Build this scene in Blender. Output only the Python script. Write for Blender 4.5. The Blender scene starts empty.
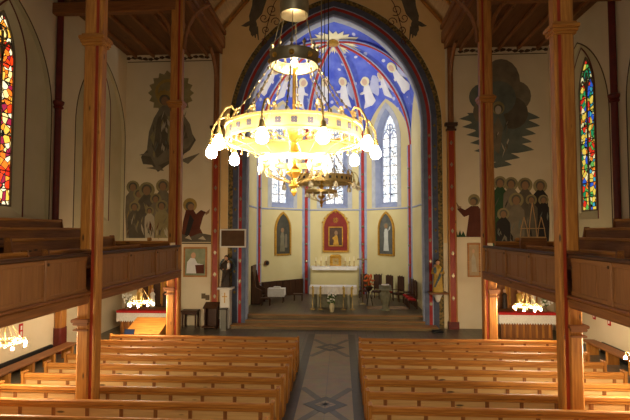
import bpy, math, random
from mathutils import Vector, Matrix
random.seed(7)
PI = math.pi
S = bpy.context.scene
COL = S.collection

# ------------------------------------------------------------------ camera
F_PX = 455.0
CAM = Vector((0.45, 0.0, 4.8))
YAW = math.atan(26 / F_PX)
PITCH = math.atan(21 / F_PX)
cam = bpy.data.objects.new('camera', bpy.data.cameras.new('camera'))
COL.objects.link(cam)
cam.location = CAM
cam.rotation_euler = (PI / 2 + PITCH, 0, YAW)
cam.data.sensor_width = 36
cam.data.lens = 36 * F_PX / 630
cam.data.clip_start = 0.05
cam.data.clip_end = 200
S.camera = cam
_F = Vector((-math.sin(YAW) * math.cos(PITCH), math.cos(YAW) * math.cos(PITCH), math.sin(PITCH)))
_R = Vector((math.cos(YAW), math.sin(YAW), 0))
_U = _R.cross(_F)


def at(px, py, axis, val):
    """the point of the plane axis=val that shows at a pixel of the photograph"""
    r = _F + _R * ((px - 315) / F_PX) - _U * ((py - 210) / F_PX)
    i = 'xyz'.index(axis)
    return CAM + r * ((val - CAM[i]) / r[i])


# ------------------------------------------------------------------ materials
def lin(c):
    return tuple(((v / 255) / 12.92 if v / 255 <= 0.04045 else ((v / 255 + 0.055) / 1.055) ** 2.4) for v in c) + (1,)


def M(name, c1, c2=None, scale=4.0, stretch=(1, 1, 1), rough=0.6, metal=0.0, bump=0.0, detail=4, spec=0.4,
      emit=None, strength=0.0, knots=False):
    m = bpy.data.materials.new(name)
    m.use_nodes = True
    nt = m.node_tree
    b = nt.nodes['Principled BSDF']
    b.inputs['Roughness'].default_value = rough
    b.inputs['Metallic'].default_value = metal
    b.inputs['Specular IOR Level'].default_value = spec
    b.inputs['Base Color'].default_value = lin(c1)
    if emit:
        b.inputs['Emission Color'].default_value = lin(emit)
        b.inputs['Emission Strength'].default_value = strength
    if c2:
        tc = nt.nodes.new('ShaderNodeTexCoord')
        mp = nt.nodes.new('ShaderNodeMapping')
        mp.inputs['Scale'].default_value = stretch
        nz = nt.nodes.new('ShaderNodeTexNoise')
        nz.inputs['Scale'].default_value = scale
        nz.inputs['Detail'].default_value = detail
        rp = nt.nodes.new('ShaderNodeValToRGB')
        rp.color_ramp.elements[0].position = 0.32
        rp.color_ramp.elements[0].color = lin(c1)
        rp.color_ramp.elements[1].position = 0.7
        rp.color_ramp.elements[1].color = lin(c2)
        nt.links.new(tc.outputs['Object'], mp.inputs['Vector'])
        nt.links.new(mp.outputs['Vector'], nz.inputs['Vector'])
        nt.links.new(nz.outputs['Fac'], rp.inputs['Fac'])
        out = rp.outputs['Color']
        if knots:
            vo = nt.nodes.new('ShaderNodeTexVoronoi')
            vo.inputs['Scale'].default_value = 1.0
            mp2 = nt.nodes.new('ShaderNodeMapping')
            mp2.inputs['Scale'].default_value = tuple(0.9 + 0.45 * s for s in stretch)
            nt.links.new(tc.outputs['Object'], mp2.inputs['Vector'])
            nt.links.new(mp2.outputs['Vector'], vo.inputs['Vector'])
            r2 = nt.nodes.new('ShaderNodeValToRGB')
            r2.color_ramp.elements[0].position = 0.07
            r2.color_ramp.elements[0].color = (1, 1, 1, 1)
            r2.color_ramp.elements[1].position = 0.13
            r2.color_ramp.elements[1].color = (0, 0, 0, 1)
            nt.links.new(vo.outputs['Distance'], r2.inputs['Fac'])
            mx = nt.nodes.new('ShaderNodeMix')
            mx.data_type = 'RGBA'
            nt.links.new(r2.outputs['Color'], mx.inputs['Factor'])
            nt.links.new(out, mx.inputs['A'])
            mx.inputs['B'].default_value = lin(tuple(v * 0.5 for v in c1))
            out = mx.outputs['Result']
        nt.links.new(out, b.inputs['Base Color'])
        if bump:
            bp = nt.nodes.new('ShaderNodeBump')
            bp.inputs['Strength'].default_value = bump
            bp.inputs['Distance'].default_value = 0.02
            nt.links.new(nz.outputs['Fac'], bp.inputs['Height'])
            nt.links.new(bp.outputs['Normal'], b.inputs['Normal'])
    return m


def wood(name, c1, c2, rough=0.38, knots=True, spec=0.45):
    return [M(name + a, c1, c2, 3.0, s, rough, 0, 0.06, 5, spec, knots=knots)
            for a, s in (('_x', (0.5, 7, 7)), ('_y', (7, 0.5, 7)), ('_z', (7, 7, 0.5)))]


PINE = wood('pine', (158, 98, 38), (198, 136, 60), 0.5)          # warm varnished rails and posts
PANEL = wood('pale_pine', (196, 154, 96), (214, 174, 116), 0.55)
PARAP = wood('parapet_pine', (132, 86, 46), (148, 100, 56), 0.5, False)
BROWN = wood('brown_pine', (122, 74, 36), (150, 96, 50), 0.5)
DARKW = wood('dark_wood', (58, 33, 17), (82, 48, 25), 0.5, False)
CEILW = wood('ceiling_boards', (98, 62, 32), (126, 82, 44), 0.55, True)
NAVEW = wood('nave_boards', (166, 128, 78), (188, 148, 94), 0.55, True)
REDP = M('red_paint', (146, 48, 24), (166, 60, 30), 5, (3, 3, .4), 0.5)
OXBL = M('oxblood_paint', (92, 30, 22), (112, 38, 27), 4, (1, 1, 1), 0.5)
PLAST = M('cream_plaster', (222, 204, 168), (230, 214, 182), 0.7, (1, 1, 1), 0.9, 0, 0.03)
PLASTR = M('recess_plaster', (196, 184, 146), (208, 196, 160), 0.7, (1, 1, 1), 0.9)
OCHRE = M('ochre_plaster', (226, 188, 126), (236, 202, 142), 0.6, (1, 1, 1), 0.9)
APSEW = M('pale_yellow_plaster', (214, 200, 146), (224, 212, 160), 0.6, (1, 1, 1), 0.9)
LINEP = M('dark_line_paint', (84, 62, 42), None, rough=0.8)
BLUEG = M('blue_grey_paint', (150, 160, 190), (166, 176, 202), 3, (1, 1, 1), 0.8)
SLATE = M('slate_paint', (70, 76, 96), (88, 94, 114), 3, (1, 1, 1), 0.8)
STEEL = M('steel_blue_paint', (96, 104, 130), (114, 122, 146), 3, (1, 1, 1), 0.8)
CRIMS = M('crimson_paint', (158, 42, 38), (178, 54, 46), 3, (1, 1, 1), 0.7)
SPECK = M('speckled_border_paint', (64, 62, 38), (148, 118, 62), 9, (1, 1, 1), 0.8, detail=1)
REVEAL = M('pale_blue_reveal_paint', (176, 182, 190), (196, 200, 206), 3, (1, 1, 1), 0.85)
BRASS = M('brass', (184, 158, 100), (200, 174, 116), 8, (1, 1, 1), 0.42, 0.6)
BRASSD = M('dull_brass', (134, 120, 92), (164, 150, 118), 8, (1, 1, 1), 0.42, 0.8)
GILT = M('gilt', (190, 140, 50), (216, 172, 80), 8, (1, 1, 1), 0.35, 0.7)
HOLE = M('pierced_dark', (48, 46, 62), None, rough=0.7)
IRON = M('dark_iron', (48, 40, 34), None, rough=0.5, metal=0.6)
BULBON = M('lit_bulb', (255, 236, 190), None, rough=0.3, emit=(255, 230, 186), strength=500)
BULBSM = M('lit_small_bulb', (255, 236, 190), None, rough=0.3, emit=(255, 232, 194), strength=1100)
BULBOFF = M('milky_globe', (238, 226, 200), None, rough=0.25)
CLOTH = M('white_linen', (236, 232, 222), (246, 243, 236), 6, (1, 1, 1), 0.85)
LACE = M('lace_cloth', (222, 218, 206), (244, 240, 232), 30, (1, 1, 1), 0.9)
REDC = M('red_cloth', (176, 30, 28), (192, 40, 34), 6, (1, 1, 1), 0.85)
YELR = M('yellow_ribbon', (208, 176, 70), (222, 192, 90), 6, (1, 1, 1), 0.7)
STONE = M('green_grey_stone', (108, 106, 84), (134, 130, 104), 6, (1, 1, 1), 0.5)
BLACK = M('black_plastic', (22, 22, 24), None, rough=0.4)
SCREEN = M('dark_blue_screen', (34, 44, 70), None, rough=0.15)
WHITEP = M('white_paint', (226, 220, 208), (234, 228, 218), 3, (1, 1, 1), 0.7)
SKIN = M('painted_skin', (206, 160, 124), None, rough=0.6)
HAIR = M('brown_hair', (70, 46, 28), None, rough=0.7)
GREEN = M('leaf_green', (66, 92, 44), (92, 120, 58), 9, (1, 1, 1), 0.6)
WHITEF = M('white_petals', (240, 238, 226), (250, 248, 240), 9, (1, 1, 1), 0.7)
ORANGEF = M('orange_petals', (204, 84, 34), (226, 116, 50), 9, (1, 1, 1), 0.7)
WAX = M('candle_wax', (240, 230, 200), None, rough=0.5)


def floor_material(name, c1, c2, tile, gap, grout):
    m = bpy.data.materials.new(name)
    m.use_nodes = True
    nt = m.node_tree
    b = nt.nodes['Principled BSDF']
    b.inputs['Roughness'].default_value = 0.35
    tc = nt.nodes.new('ShaderNodeTexCoord')
    br = nt.nodes.new('ShaderNodeTexBrick')
    br.offset = 0
    br.inputs['Scale'].default_value = 1
    br.inputs['Brick Width'].default_value = tile
    br.inputs['Row Height'].default_value = tile
    br.inputs['Mortar Size'].default_value = gap
    br.inputs['Color1'].default_value = lin(c1)
    br.inputs['Color2'].default_value = lin(c2)
    br.inputs['Mortar'].default_value = lin(grout)
    nz = nt.nodes.new('ShaderNodeTexNoise')
    nz.inputs['Scale'].default_value = 3
    nz.inputs['Detail'].default_value = 6
    mx = nt.nodes.new('ShaderNodeMix')
    mx.data_type = 'RGBA'
    mx.blend_type = 'OVERLAY'
    mx.inputs['Factor'].default_value = 0.35
    nt.links.new(tc.outputs['Object'], br.inputs['Vector'])
    nt.links.new(tc.outputs['Object'], nz.inputs['Vector'])
    nt.links.new(br.outputs['Color'], mx.inputs['A'])
    nt.links.new(nz.outputs['Color'], mx.inputs['B'])
    nt.links.new(mx.outputs['Result'], b.inputs['Base Color'])
    return m


FLOORM = floor_material('grey_floor_tiles', (92, 84, 72), (104, 94, 80), 0.4, 0.012, (58, 52, 44))
MARBLE = floor_material('pale_marble_slabs', (142, 120, 84), (152, 130, 94), 1.5, 0.01, (110, 102, 88))
DARKST = M('dark_stone_inlay', (50, 48, 42), (66, 62, 54), 4, (1, 1, 1), 0.35)
MIDST = M('grey_stone_inlay', (84, 78, 66), (98, 90, 78), 4, (1, 1, 1), 0.35)
PLATM = floor_material('brown_chancel_tiles', (96, 84, 64), (106, 92, 70), 0.5, 0.012, (70, 60, 46))
STEPM = M('step_stone', (120, 100, 68), (140, 118, 82), 2.5, (.4, 2, 2), 0.4)
NOSE = M('step_nosing', (156, 112, 60), (174, 128, 74), 3, (.5, 4, 4), 0.45)
CARPET = M('patterned_rug', (140, 112, 84), (176, 146, 112), 5, (1, 1, 1), 0.95)


def stained(name, cols, scale, strength, sat_lead=0.06):
    m = bpy.data.materials.new(name)
    m.use_nodes = True
    nt = m.node_tree
    b = nt.nodes['Principled BSDF']
    b.inputs['Roughness'].default_value = 0.25
    tc = nt.nodes.new('ShaderNodeTexCoord')
    vo = nt.nodes.new('ShaderNodeTexVoronoi')
    vo.inputs['Scale'].default_value = scale
    ve = nt.nodes.new('ShaderNodeTexVoronoi')
    ve.feature = 'DISTANCE_TO_EDGE'
    ve.inputs['Scale'].default_value = scale
    sp = nt.nodes.new('ShaderNodeSeparateColor')
    rp = nt.nodes.new('ShaderNodeValToRGB')
    rp.color_ramp.interpolation = 'CONSTANT'
    el = rp.color_ramp.elements
    n = len(cols)
    el[0].position = 0
    el[0].color = lin(cols[0])
    el[1].position = 1.0 / n
    el[1].color = lin(cols[1])
    for i in range(2, n):
        e = el.new(i / n)
        e.color = lin(cols[i])
    lt = nt.nodes.new('ShaderNodeMath')
    lt.operation = 'GREATER_THAN'
    lt.inputs[1].default_value = sat_lead
    mx = nt.nodes.new('ShaderNodeMix')
    mx.data_type = 'RGBA'
    mx.inputs['A'].default_value = (0.004, 0.004, 0.004, 1)
    nt.links.new(tc.outputs['Object'], vo.inputs['Vector'])
    nt.links.new(tc.outputs['Object'], ve.inputs['Vector'])
    nt.links.new(vo.outputs['Color'], sp.inputs['Color'])
    nt.links.new(sp.outputs['Red'], rp.inputs['Fac'])
    nt.links.new(ve.outputs['Distance'], lt.inputs[0])
    nt.links.new(lt.outputs[0], mx.inputs['Factor'])
    nt.links.new(rp.outputs['Color'], mx.inputs['B'])
    nt.links.new(mx.outputs['Result'], b.inputs['Base Color'])
    nt.links.new(mx.outputs['Result'], b.inputs['Emission Color'])
    b.inputs['Emission Strength'].default_value = strength
    return m


GL_WARM = stained('warm_stained_glass', [(220, 60, 20), (250, 190, 70), (255, 225, 140), (200, 40, 20), (250, 150, 40),
                                         (255, 240, 190), (150, 30, 60), (240, 120, 30)], 4.2, 1.5)
GL_MULTI = stained('coloured_stained_glass', [(40, 90, 200), (230, 200, 80), (220, 50, 30), (30, 140, 90), (240, 230, 170),
                                              (60, 160, 190), (230, 130, 40), (90, 170, 80)], 4.5, 0.9)
GL_GREEN = stained('green_stained_glass', [(120, 170, 140), (150, 190, 130), (190, 190, 120), (90, 150, 150)], 4.5, 0.6)
GL_WHITE = stained('clear_leaded_glass', [(222, 226, 230), (240, 240, 236), (206, 216, 224), (250, 248, 240)], 4.0, 1.0, 0.03)


def vault_material():
    m = bpy.data.materials.new('blue_vault_paint')
    m.use_nodes = True
    nt = m.node_tree
    b = nt.nodes['Principled BSDF']
    b.inputs['Roughness'].default_value = 0.85
    tc = nt.nodes.new('ShaderNodeTexCoord')
    vo = nt.nodes.new('ShaderNodeTexVoronoi')
    vo.inputs['Scale'].default_value = 1.7
    r1 = nt.nodes.new('ShaderNodeValToRGB')
    r1.color_ramp.elements[0].position = 0.16
    r1.color_ramp.elements[0].color = (1, 1, 1, 1)
    r1.color_ramp.elements[1].position = 0.23
    r1.color_ramp.elements[1].color = (0, 0, 0, 1)
    nz = nt.nodes.new('ShaderNodeTexNoise')
    nz.inputs['Scale'].default_value = 1.3
    nz.inputs['Detail'].default_value = 5
    r2 = nt.nodes.new('ShaderNodeValToRGB')
    r2.color_ramp.elements[0].position = 0.35
    r2.color_ramp.elements[0].color = lin((74, 92, 196))
    r2.color_ramp.elements[1].position = 0.72
    r2.color_ramp.elements[1].color = lin((116, 132, 214))
    mx = nt.nodes.new('ShaderNodeMix')
    mx.data_type = 'RGBA'
    nt.links.new(tc.outputs['Object'], vo.inputs['Vector'])
    nt.links.new(tc.outputs['Object'], nz.inputs['Vector'])
    nt.links.new(vo.outputs['Distance'], r1.inputs['Fac'])
    nt.links.new(nz.outputs['Fac'], r2.inputs['Fac'])
    nt.links.new(r1.outputs['Color'], mx.inputs['Factor'])
    nt.links.new(r2.outputs['Color'], mx.inputs['A'])
    mx.inputs['B'].default_value = lin((206, 208, 226))
    nt.links.new(mx.outputs['Result'], b.inputs['Base Color'])
    return m


VAULT = vault_material()
P_OLV = M('window_stone', (104, 94, 76), (124, 112, 92), 4, (1, 1, 1), .8)


# ------------------------------------------------------------------ mesh builder
class MB:
    def __init__(s):
        s.v, s.f, s.m = [], [], []

    def add(s, vs, fs, m=0):
        o = len(s.v)
        s.v += [Vector(p) for p in vs]
        for f in fs:
            s.f.append([o + i for i in f])
            s.m.append(m)
        return s

    def box(s, x0, x1, y0, y1, z0, z1, m=0):
        return s.add([(x0, y0, z0), (x1, y0, z0), (x1, y1, z0), (x0, y1, z0), (x0, y0, z1), (x1, y0, z1), (x1, y1, z1), (x0, y1, z1)],
                     [(0, 3, 2, 1), (4, 5, 6, 7), (0, 1, 5, 4), (1, 2, 6, 5), (2, 3, 7, 6), (3, 0, 4, 7)], m)

    def bbox(s, x0, x1, y0, y1, z0, z1, c=0.02, m=0):
        """a post or rail with chamfered edges along its longest side"""
        d = (x1 - x0, y1 - y0, z1 - z0)
        a = d.index(max(d))
        lo, hi = (x0, y0, z0), (x1, y1, z1)
        p, q = [(1, 2), (0, 2), (0, 1)][a]
        c = min(c, d[p] / 3, d[q] / 3)
        sec = [(lo[p] + c, lo[q]), (hi[p] - c, lo[q]), (hi[p], lo[q] + c), (hi[p], hi[q] - c), (hi[p] - c, hi[q]), (lo[p] + c, hi[q]),
               (lo[p], hi[q] - c), (lo[p], lo[q] + c)]
        vs = []
        for e in (lo[a], hi[a]):
            for u, w in sec:
                t = [0, 0, 0]
                t[a], t[p], t[q] = e, u, w
                vs.append(t)
        fs = [tuple(range(8))[::-1], tuple(range(8, 16))] + [(i, (i + 1) % 8, 8 + (i + 1) % 8, 8 + i) for i in range(8)]
        return s.add(vs, fs, m)

    def prism(s, poly, axis, a, b, m=0):
        """poly of two coordinates (the other axes in order) extruded along axis from a to b"""
        n = len(poly)
        vs = []
        for e in (a, b):
            for u, w in poly:
                vs.append({'x': (e, u, w), 'y': (u, e, w), 'z': (u, w, e)}[axis])
        fs = [tuple(range(n)), tuple(range(n, 2 * n))[::-1]] + [(i, n + i, n + (i + 1) % n, (i + 1) % n) for i in range(n)]
        return s.add(vs, fs, m)

    def tube(s, pts, r, n=8, m=0, cap=True):
        pts = [Vector(p) for p in pts]
        k = len(pts)
        rr = r if isinstance(r, (list, tuple)) else [r] * k
        rings = []
        ref = None
        for i in range(k):
            t = (pts[min(i + 1, k - 1)] - pts[max(i - 1, 0)]).normalized()
            if ref is None:
                ref = Vector((0, 0, 1)) if abs(t.z) < 0.9 else Vector((1, 0, 0))
            u = (ref - t * ref.dot(t)).normalized()
            w = t.cross(u)
            ref = u
            rings.append([pts[i] + (u * math.cos(2 * PI * j / n) + w * math.sin(2 * PI * j / n)) * rr[i] for j in range(n)])
        vs = [p for g in rings for p in g]
        fs = [(i * n + j, i * n + (j + 1) % n, (i + 1) * n + (j + 1) % n, (i + 1) * n + j) for i in range(k - 1) for j in range(n)]
        if cap:
            fs += [tuple(range(n))[::-1], tuple(range((k - 1) * n, k * n))]
        return s.add(vs, fs, m)

    def lathe(s, prof, c=(0, 0, 0), n=20, m=0, sx=1, sy=1):
        vs, fs = [], []
        k = len(prof)
        for r, z in prof:
            for j in range(n):
                a = 2 * PI * j / n
                vs.append((c[0] + r * math.cos(a) * sx, c[1] + r * math.sin(a) * sy, c[2] + z))
        for i in range(k - 1):
            for j in range(n):
                fs.append((i * n + j, i * n + (j + 1) % n, (i + 1) * n + (j + 1) % n, (i + 1) * n + j))
        fs += [tuple(range(n))[::-1], tuple(range((k - 1) * n, k * n))]
        return s.add(vs, fs, m)

    def ball(s, c, r, n=12, m=0, sz=1.0, sx=1.0, sy=1.0):
        k = max(4, n // 2)
        return s.lathe([(max(r * math.sin(PI * i / k), r * 0.02), -r * sz * math.cos(PI * i / k)) for i in range(k + 1)], c, n, m, sx, sy)

    def rot(s, a, c=(0, 0), start=0):
        ca, sa = math.cos(a), math.sin(a)
        for p in s.v[start:]:
            x, y = p.x - c[0], p.y - c[1]
            p.x, p.y = c[0] + x * ca - y * sa, c[1] + x * sa + y * ca
        return s

    def build(s, name, mats, parent=None, smooth=False, origin=(0, 0, 0)):
        """parent given: vertices are world points unless the root sits at the origin; they are shifted by the root's location"""
        if not isinstance(mats, (list, tuple)):
            mats = [mats]
        me = bpy.data.meshes.new(name)
        o = bpy.data.objects.new(name, me)
        off = Vector(origin)
        if parent is not None:
            r = parent
            while r.parent:
                r = r.parent
            off = Vector(r.location)
            o.parent = parent
        else:
            o.location = off
        me.from_pydata([p - off for p in s.v], [], s.f)
        for mm in mats:
            me.materials.append(mm)
        me.polygons.foreach_set('material_index', s.m)
        if smooth:
            me.polygons.foreach_set('use_smooth', [True] * len(s.f))
        me.update()
        import bmesh
        bm = bmesh.new()
        bm.from_mesh(me)
        bmesh.ops.recalc_face_normals(bm, faces=bm.faces)
        bm.to_mesh(me)
        bm.free()
        if smooth:
            me.set_sharp_from_angle(angle=math.radians(40))
        COL.objects.link(o)
        return o


def tag(o, label, cat, group=None):
    o['label'] = label
    o['category'] = cat
    if group:
        o['group'] = group
    return o


def thing(name, loc, label, cat, group=None):
    o = bpy.data.objects.new(name, None)
    COL.objects.link(o)
    o.empty_display_size = 0.1
    o.location = loc
    return tag(o, label, cat, group)


def struct(o):
    o['kind'] = 'structure'
    return o


def children(o):
    return [c for c in bpy.data.objects if c.parent == o]


def copy_thing(root, loc, rz=0.0, label=None, group=None, scale=None):
    r = root.copy()
    COL.objects.link(r)
    r.location = loc
    r.rotation_euler = (0, 0, rz)
    if scale:
        r.scale = (scale,) * 3
    if label:
        r['label'] = label
    if group:
        r['group'] = group

    def rec(a, b):
        for ch in children(a):
            c = ch.copy()
            COL.objects.link(c)
            c.parent = b
            rec(ch, c)
    rec(root, r)
    return r


ORD = ['first', 'second', 'third', 'fourth', 'fifth', 'sixth', 'seventh', 'eighth', 'ninth', 'tenth', 'eleventh', 'twelfth']


# ------------------------------------------------------------------ pointed arches
def arch_pts(w, zb, zs, za, n=12, off=0.0):
    """outline of a pointed opening of half width w: bottom left, up, apex, down, bottom right (u, v)"""
    h = za - zs
    R = (h * h + w * w) / (2 * w)
    cx = R - w
    pts = [(-(w + off), zb)]
    a1 = math.atan2(math.sqrt(max((R + off) ** 2 - cx * cx, 0)), cx)
    left = []
    for i in range(n + 1):
        a = a1 * i / n
        left.append((cx - (R + off) * math.cos(a), zs + (R + off) * math.sin(a)))
    pts += left
    pts += [(-u, v) for u, v in left[:-1][::-1]]
    pts.append((w + off, zb))
    return pts


def holed_panel(mb, mp, u0, u1, v0, v1, cu, pts, m=0):
    """flat wall from u0..u1, v0..v1 with the arch outline pts (around cu) cut out; mp maps (u, v) to a point"""
    n = len(pts)
    mid = n // 2
    L = [(cu + u, v) for u, v in pts[:mid + 1]]
    Rr = [(cu + u, v) for u, v in pts[mid:]][::-1]
    for side, e in ((L, u0), (Rr, u1)):
        for (ua, va), (ub, vb) in zip(side[:-1], side[1:]):
            mb.add([mp(e, va), mp(ua, va), mp(ub, vb), mp(e, vb)], [(0, 1, 2, 3)], m)
    ap = L[-1]
    mb.add([mp(u0, ap[1]), mp(ap[0], ap[1]), mp(u1, ap[1]), mp(u1, v1), mp(u0, v1)], [(0, 1, 2, 3, 4)], m)
    if L[0][1] > v0 + 1e-6:
        b = L[0][1]
        mb.add([mp(u0, v0), mp(u1, v0), mp(u1, b), mp(Rr[0][0], b), mp(L[0][0], b), mp(u0, b)], [(0, 1, 2, 3, 4, 5)], m)


def strip(mb, A, B, m=0, close=False):
    n = len(A)
    for i in range(n if close else n - 1):
        j = (i + 1) % n
        mb.add([A[i], A[j], B[j], B[i]], [(0, 1, 2, 3)], m)


def arch_band(mb, mp, pin, pout, d0, d1, m=0):
    """a raised band between two outlines; mp(u, v, depth)"""
    a0 = [mp(u, v, d0) for u, v in pin]
    b0 = [mp(u, v, d0) for u, v in pout]
    a1 = [mp(u, v, d1) for u, v in pin]
    b1 = [mp(u, v, d1) for u, v in pout]
    strip(mb, a1, b1, m)
    strip(mb, a0, a1, m)
    strip(mb, b0, b1, m)
    for k in (0, -1):
        mb.add([a0[k], b0[k], b1[k], a1[k]], [(0, 1, 2, 3)], m)


# ================================================================== SETTING
WX = 10.8          # side walls
EY = 23.0          # wall with the chancel arch
CZ = 14.05         # aisle ceilings
YB = 1.5           # how far back the room is built
CW = 4.85          # chancel half width
A_W, A_S, A_A, A_C = 4.5, 10.1, 15.95, .1
PZ = 0.51          # chancel floor

struct(MB().box(-WX - .6, WX + .6, YB, EY + 1, -0.25, 0, 0).build('floor', FLOORM))
struct(MB().box(-0.76, 0.76, YB, 21.4, 0.0005, 0.006).build('floor_aisle_marble', MARBLE))
mb = MB()
for s in (-1, 1):
    x = sorted((s * 0.765, s * 1.06))
    mb.box(x[0], x[1], YB, 21.4, 0.0005, 0.005)
struct(mb.build('floor_aisle_border', DARKST))
mb = MB()
for cy in (6.6, 12.8, 19.0):
    for s in (-1, 1):                       # long diagonals of the pattern
        for e in (-1, 1):
            x0, y0, x1, y1 = s * 0.74, cy + e * 1.35, s * 0.02, cy + e * 0.12
            dx, dy = (y1 - y0), -(x1 - x0)
            l = math.hypot(dx, dy)
            dx, dy = dx / l * .1, dy / l * .1
            mb.prism([(x0 - dx, y0 - dy), (x0 + dx, y0 + dy), (x1 + dx, y1 + dy), (x1 - dx, y1 - dy)], 'z', 0.006, 0.010, 0)
    mb.prism([(-0.62, cy), (0, cy - 0.62), (0.62, cy), (0, cy + 0.62)], 'z', 0.0101, 0.013, 1)
    mb.prism([(-0.3, cy), (0, cy - 0.3), (0.3, cy), (0, cy + 0.3)], 'z', 0.0131, 0.016, 2)
    for k in range(8):
        a = k * PI / 4
        mb.prism([(0.05 * math.cos(a + 1.3), cy + 0.05 * math.sin(a + 1.3)), (0.24 * math.cos(a), cy + 0.24 * math.sin(a)),
                  (0.05 * math.cos(a - 1.3), cy + 0.05 * math.sin(a - 1.3))], 'z', 0.0161, 0.018, 0)
struct(mb.build('floor_aisle_inlay', [MIDST, DARKST, MARBLE]))

# steps and chancel floor
for k, (y0, z0) in enumerate(((22.3, 0.0), (22.85, 0.17), (23.4, 0.34))):
    x0, x1 = -5.0 + .12 * k, 5.1 - .12 * k
    if y0 + .5 > EY:
        x0, x1 = A_C - A_W + .02, A_C + A_W - .02
    mb = MB()
    mb.box(x0, x1, y0 + .05, 24.0, z0, z0 + 0.13) if y0 > 23 else mb.box(x0, x1, y0 + .05, EY - .07, z0, z0 + .13).box(A_C - A_W + .03, A_C + A_W - .03, EY - .07, 24.0, z0, z0 + .13)
    mb.bbox(x0, x1, y0, 22.95 if y0 < 22.9 else y0 + .3, z0 + 0.13, z0 + 0.17, 0.012, 1)
    if y0 < 22.9:
        mb.box(A_C - A_W + .03, A_C + A_W - .03, 22.95, 24.0, z0 + .13, z0 + .17)
    else:
        mb.box(x0, x1, y0 + .3, 24.0, z0 + .13, z0 + .17)
    struct(mb.build('floor_chancel_step', [STEPM, NOSE]))
mb = MB()
mb.prism([(-4.9, 24.0), (4.9, 24.0), (4.9, 28.7), (2.05, 31.6), (-2.05, 31.6), (-4.9, 28.7)], 'z', 0.2, PZ)
struct(mb.build('floor_chancel', PLATM))

# ---- wall with the chancel arch
outl = arch_pts(A_W, 0.0, A_S, A_A, 16)
mb = MB()
for yy in (EY, EY + 0.8):
    holed_panel(mb, lambda u, v: (u, yy, v), -WX - .6, WX + .6, 0, 21, A_C, outl, 0)
strip(mb, [(u + A_C, EY, v) for u, v in outl], [(u + A_C, EY + .8, v) for u, v in outl], 1)
struct(mb.build('wall_front', [PLAST, REVEAL]))
# warm ochre wash over the nave part of the arch wall (above the arch haunches)
mb = MB()
p9 = arch_pts(A_W, 4.2, A_S, A_A, 16, 0.95)
holed_panel(mb, lambda u, v: (u, EY - .004, v), -5.72, 5.72, 4.2, 20.5, A_C, p9, 0)
struct(mb.build('wall_front_wash', OCHRE))
fm = lambda u, v, d: (u + A_C, EY - d, v)
for nm, o0, o1, dd, mat in (('trim_arch_inner', 0.0, 0.2, 0.05, STEEL), ('trim_arch_red', 0.2, 0.36, 0.035, CRIMS),
                            ('trim_arch_line', 0.36, 0.41, 0.045, BLUEG), ('trim_arch_slate', 0.41, 0.68, 0.04, SLATE), ('trim_arch_border', 0.68, 0.92, 0.03, SPECK)):
    mb = MB()
    arch_band(mb, fm, arch_pts(A_W, .0, A_S, A_A, 16, o0), arch_pts(A_W, .0, A_S, A_A, 16, o1), 0.0, dd)
    struct(mb.build(nm, mat))
for s in (-1, 1):                             # dark and gold badges up the red band of the arch
    mb = MB()
    for k in range(9):
        z = 1.2 + 1.05 * k
        x = A_C + s * (A_W + .28)
        mb.prism([(x - .07, z), (x, z - .11), (x + .07, z), (x, z + .11)], 'y', EY - .05, EY - .03, 0)
        x = A_C + s * (A_W + .55)
        mb.prism([(x - .08, z + .5), (x, z + .4), (x + .08, z + .5), (x, z + .6)], 'y', EY - .055, EY - .035, 1)
    struct(mb.build('trim_arch_badges', [BRASSD, SPECK]))
mb = MB()                                     # blue roll moulding on the inner edge of the arch
mb.tube([(u + A_C, EY + .06, v) for u, v in arch_pts(A_W - .03, 0.0, A_S, A_A - .05, 16)], 0.07, 8)
struct(mb.build('trim_arch_roll', BLUEG))

# ---- chancel and apse
cor = [(-CW, 23.8), (-CW, 28.68), (-2.0, 31.52), (2.0, 31.52), (CW, 28.68), (CW, 23.8)]
names = ['wall_chancel_left', 'wall_apse_left', 'wall_apse_back', 'wall_apse_right', 'wall_chancel_right']
win_no = [1]


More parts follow.
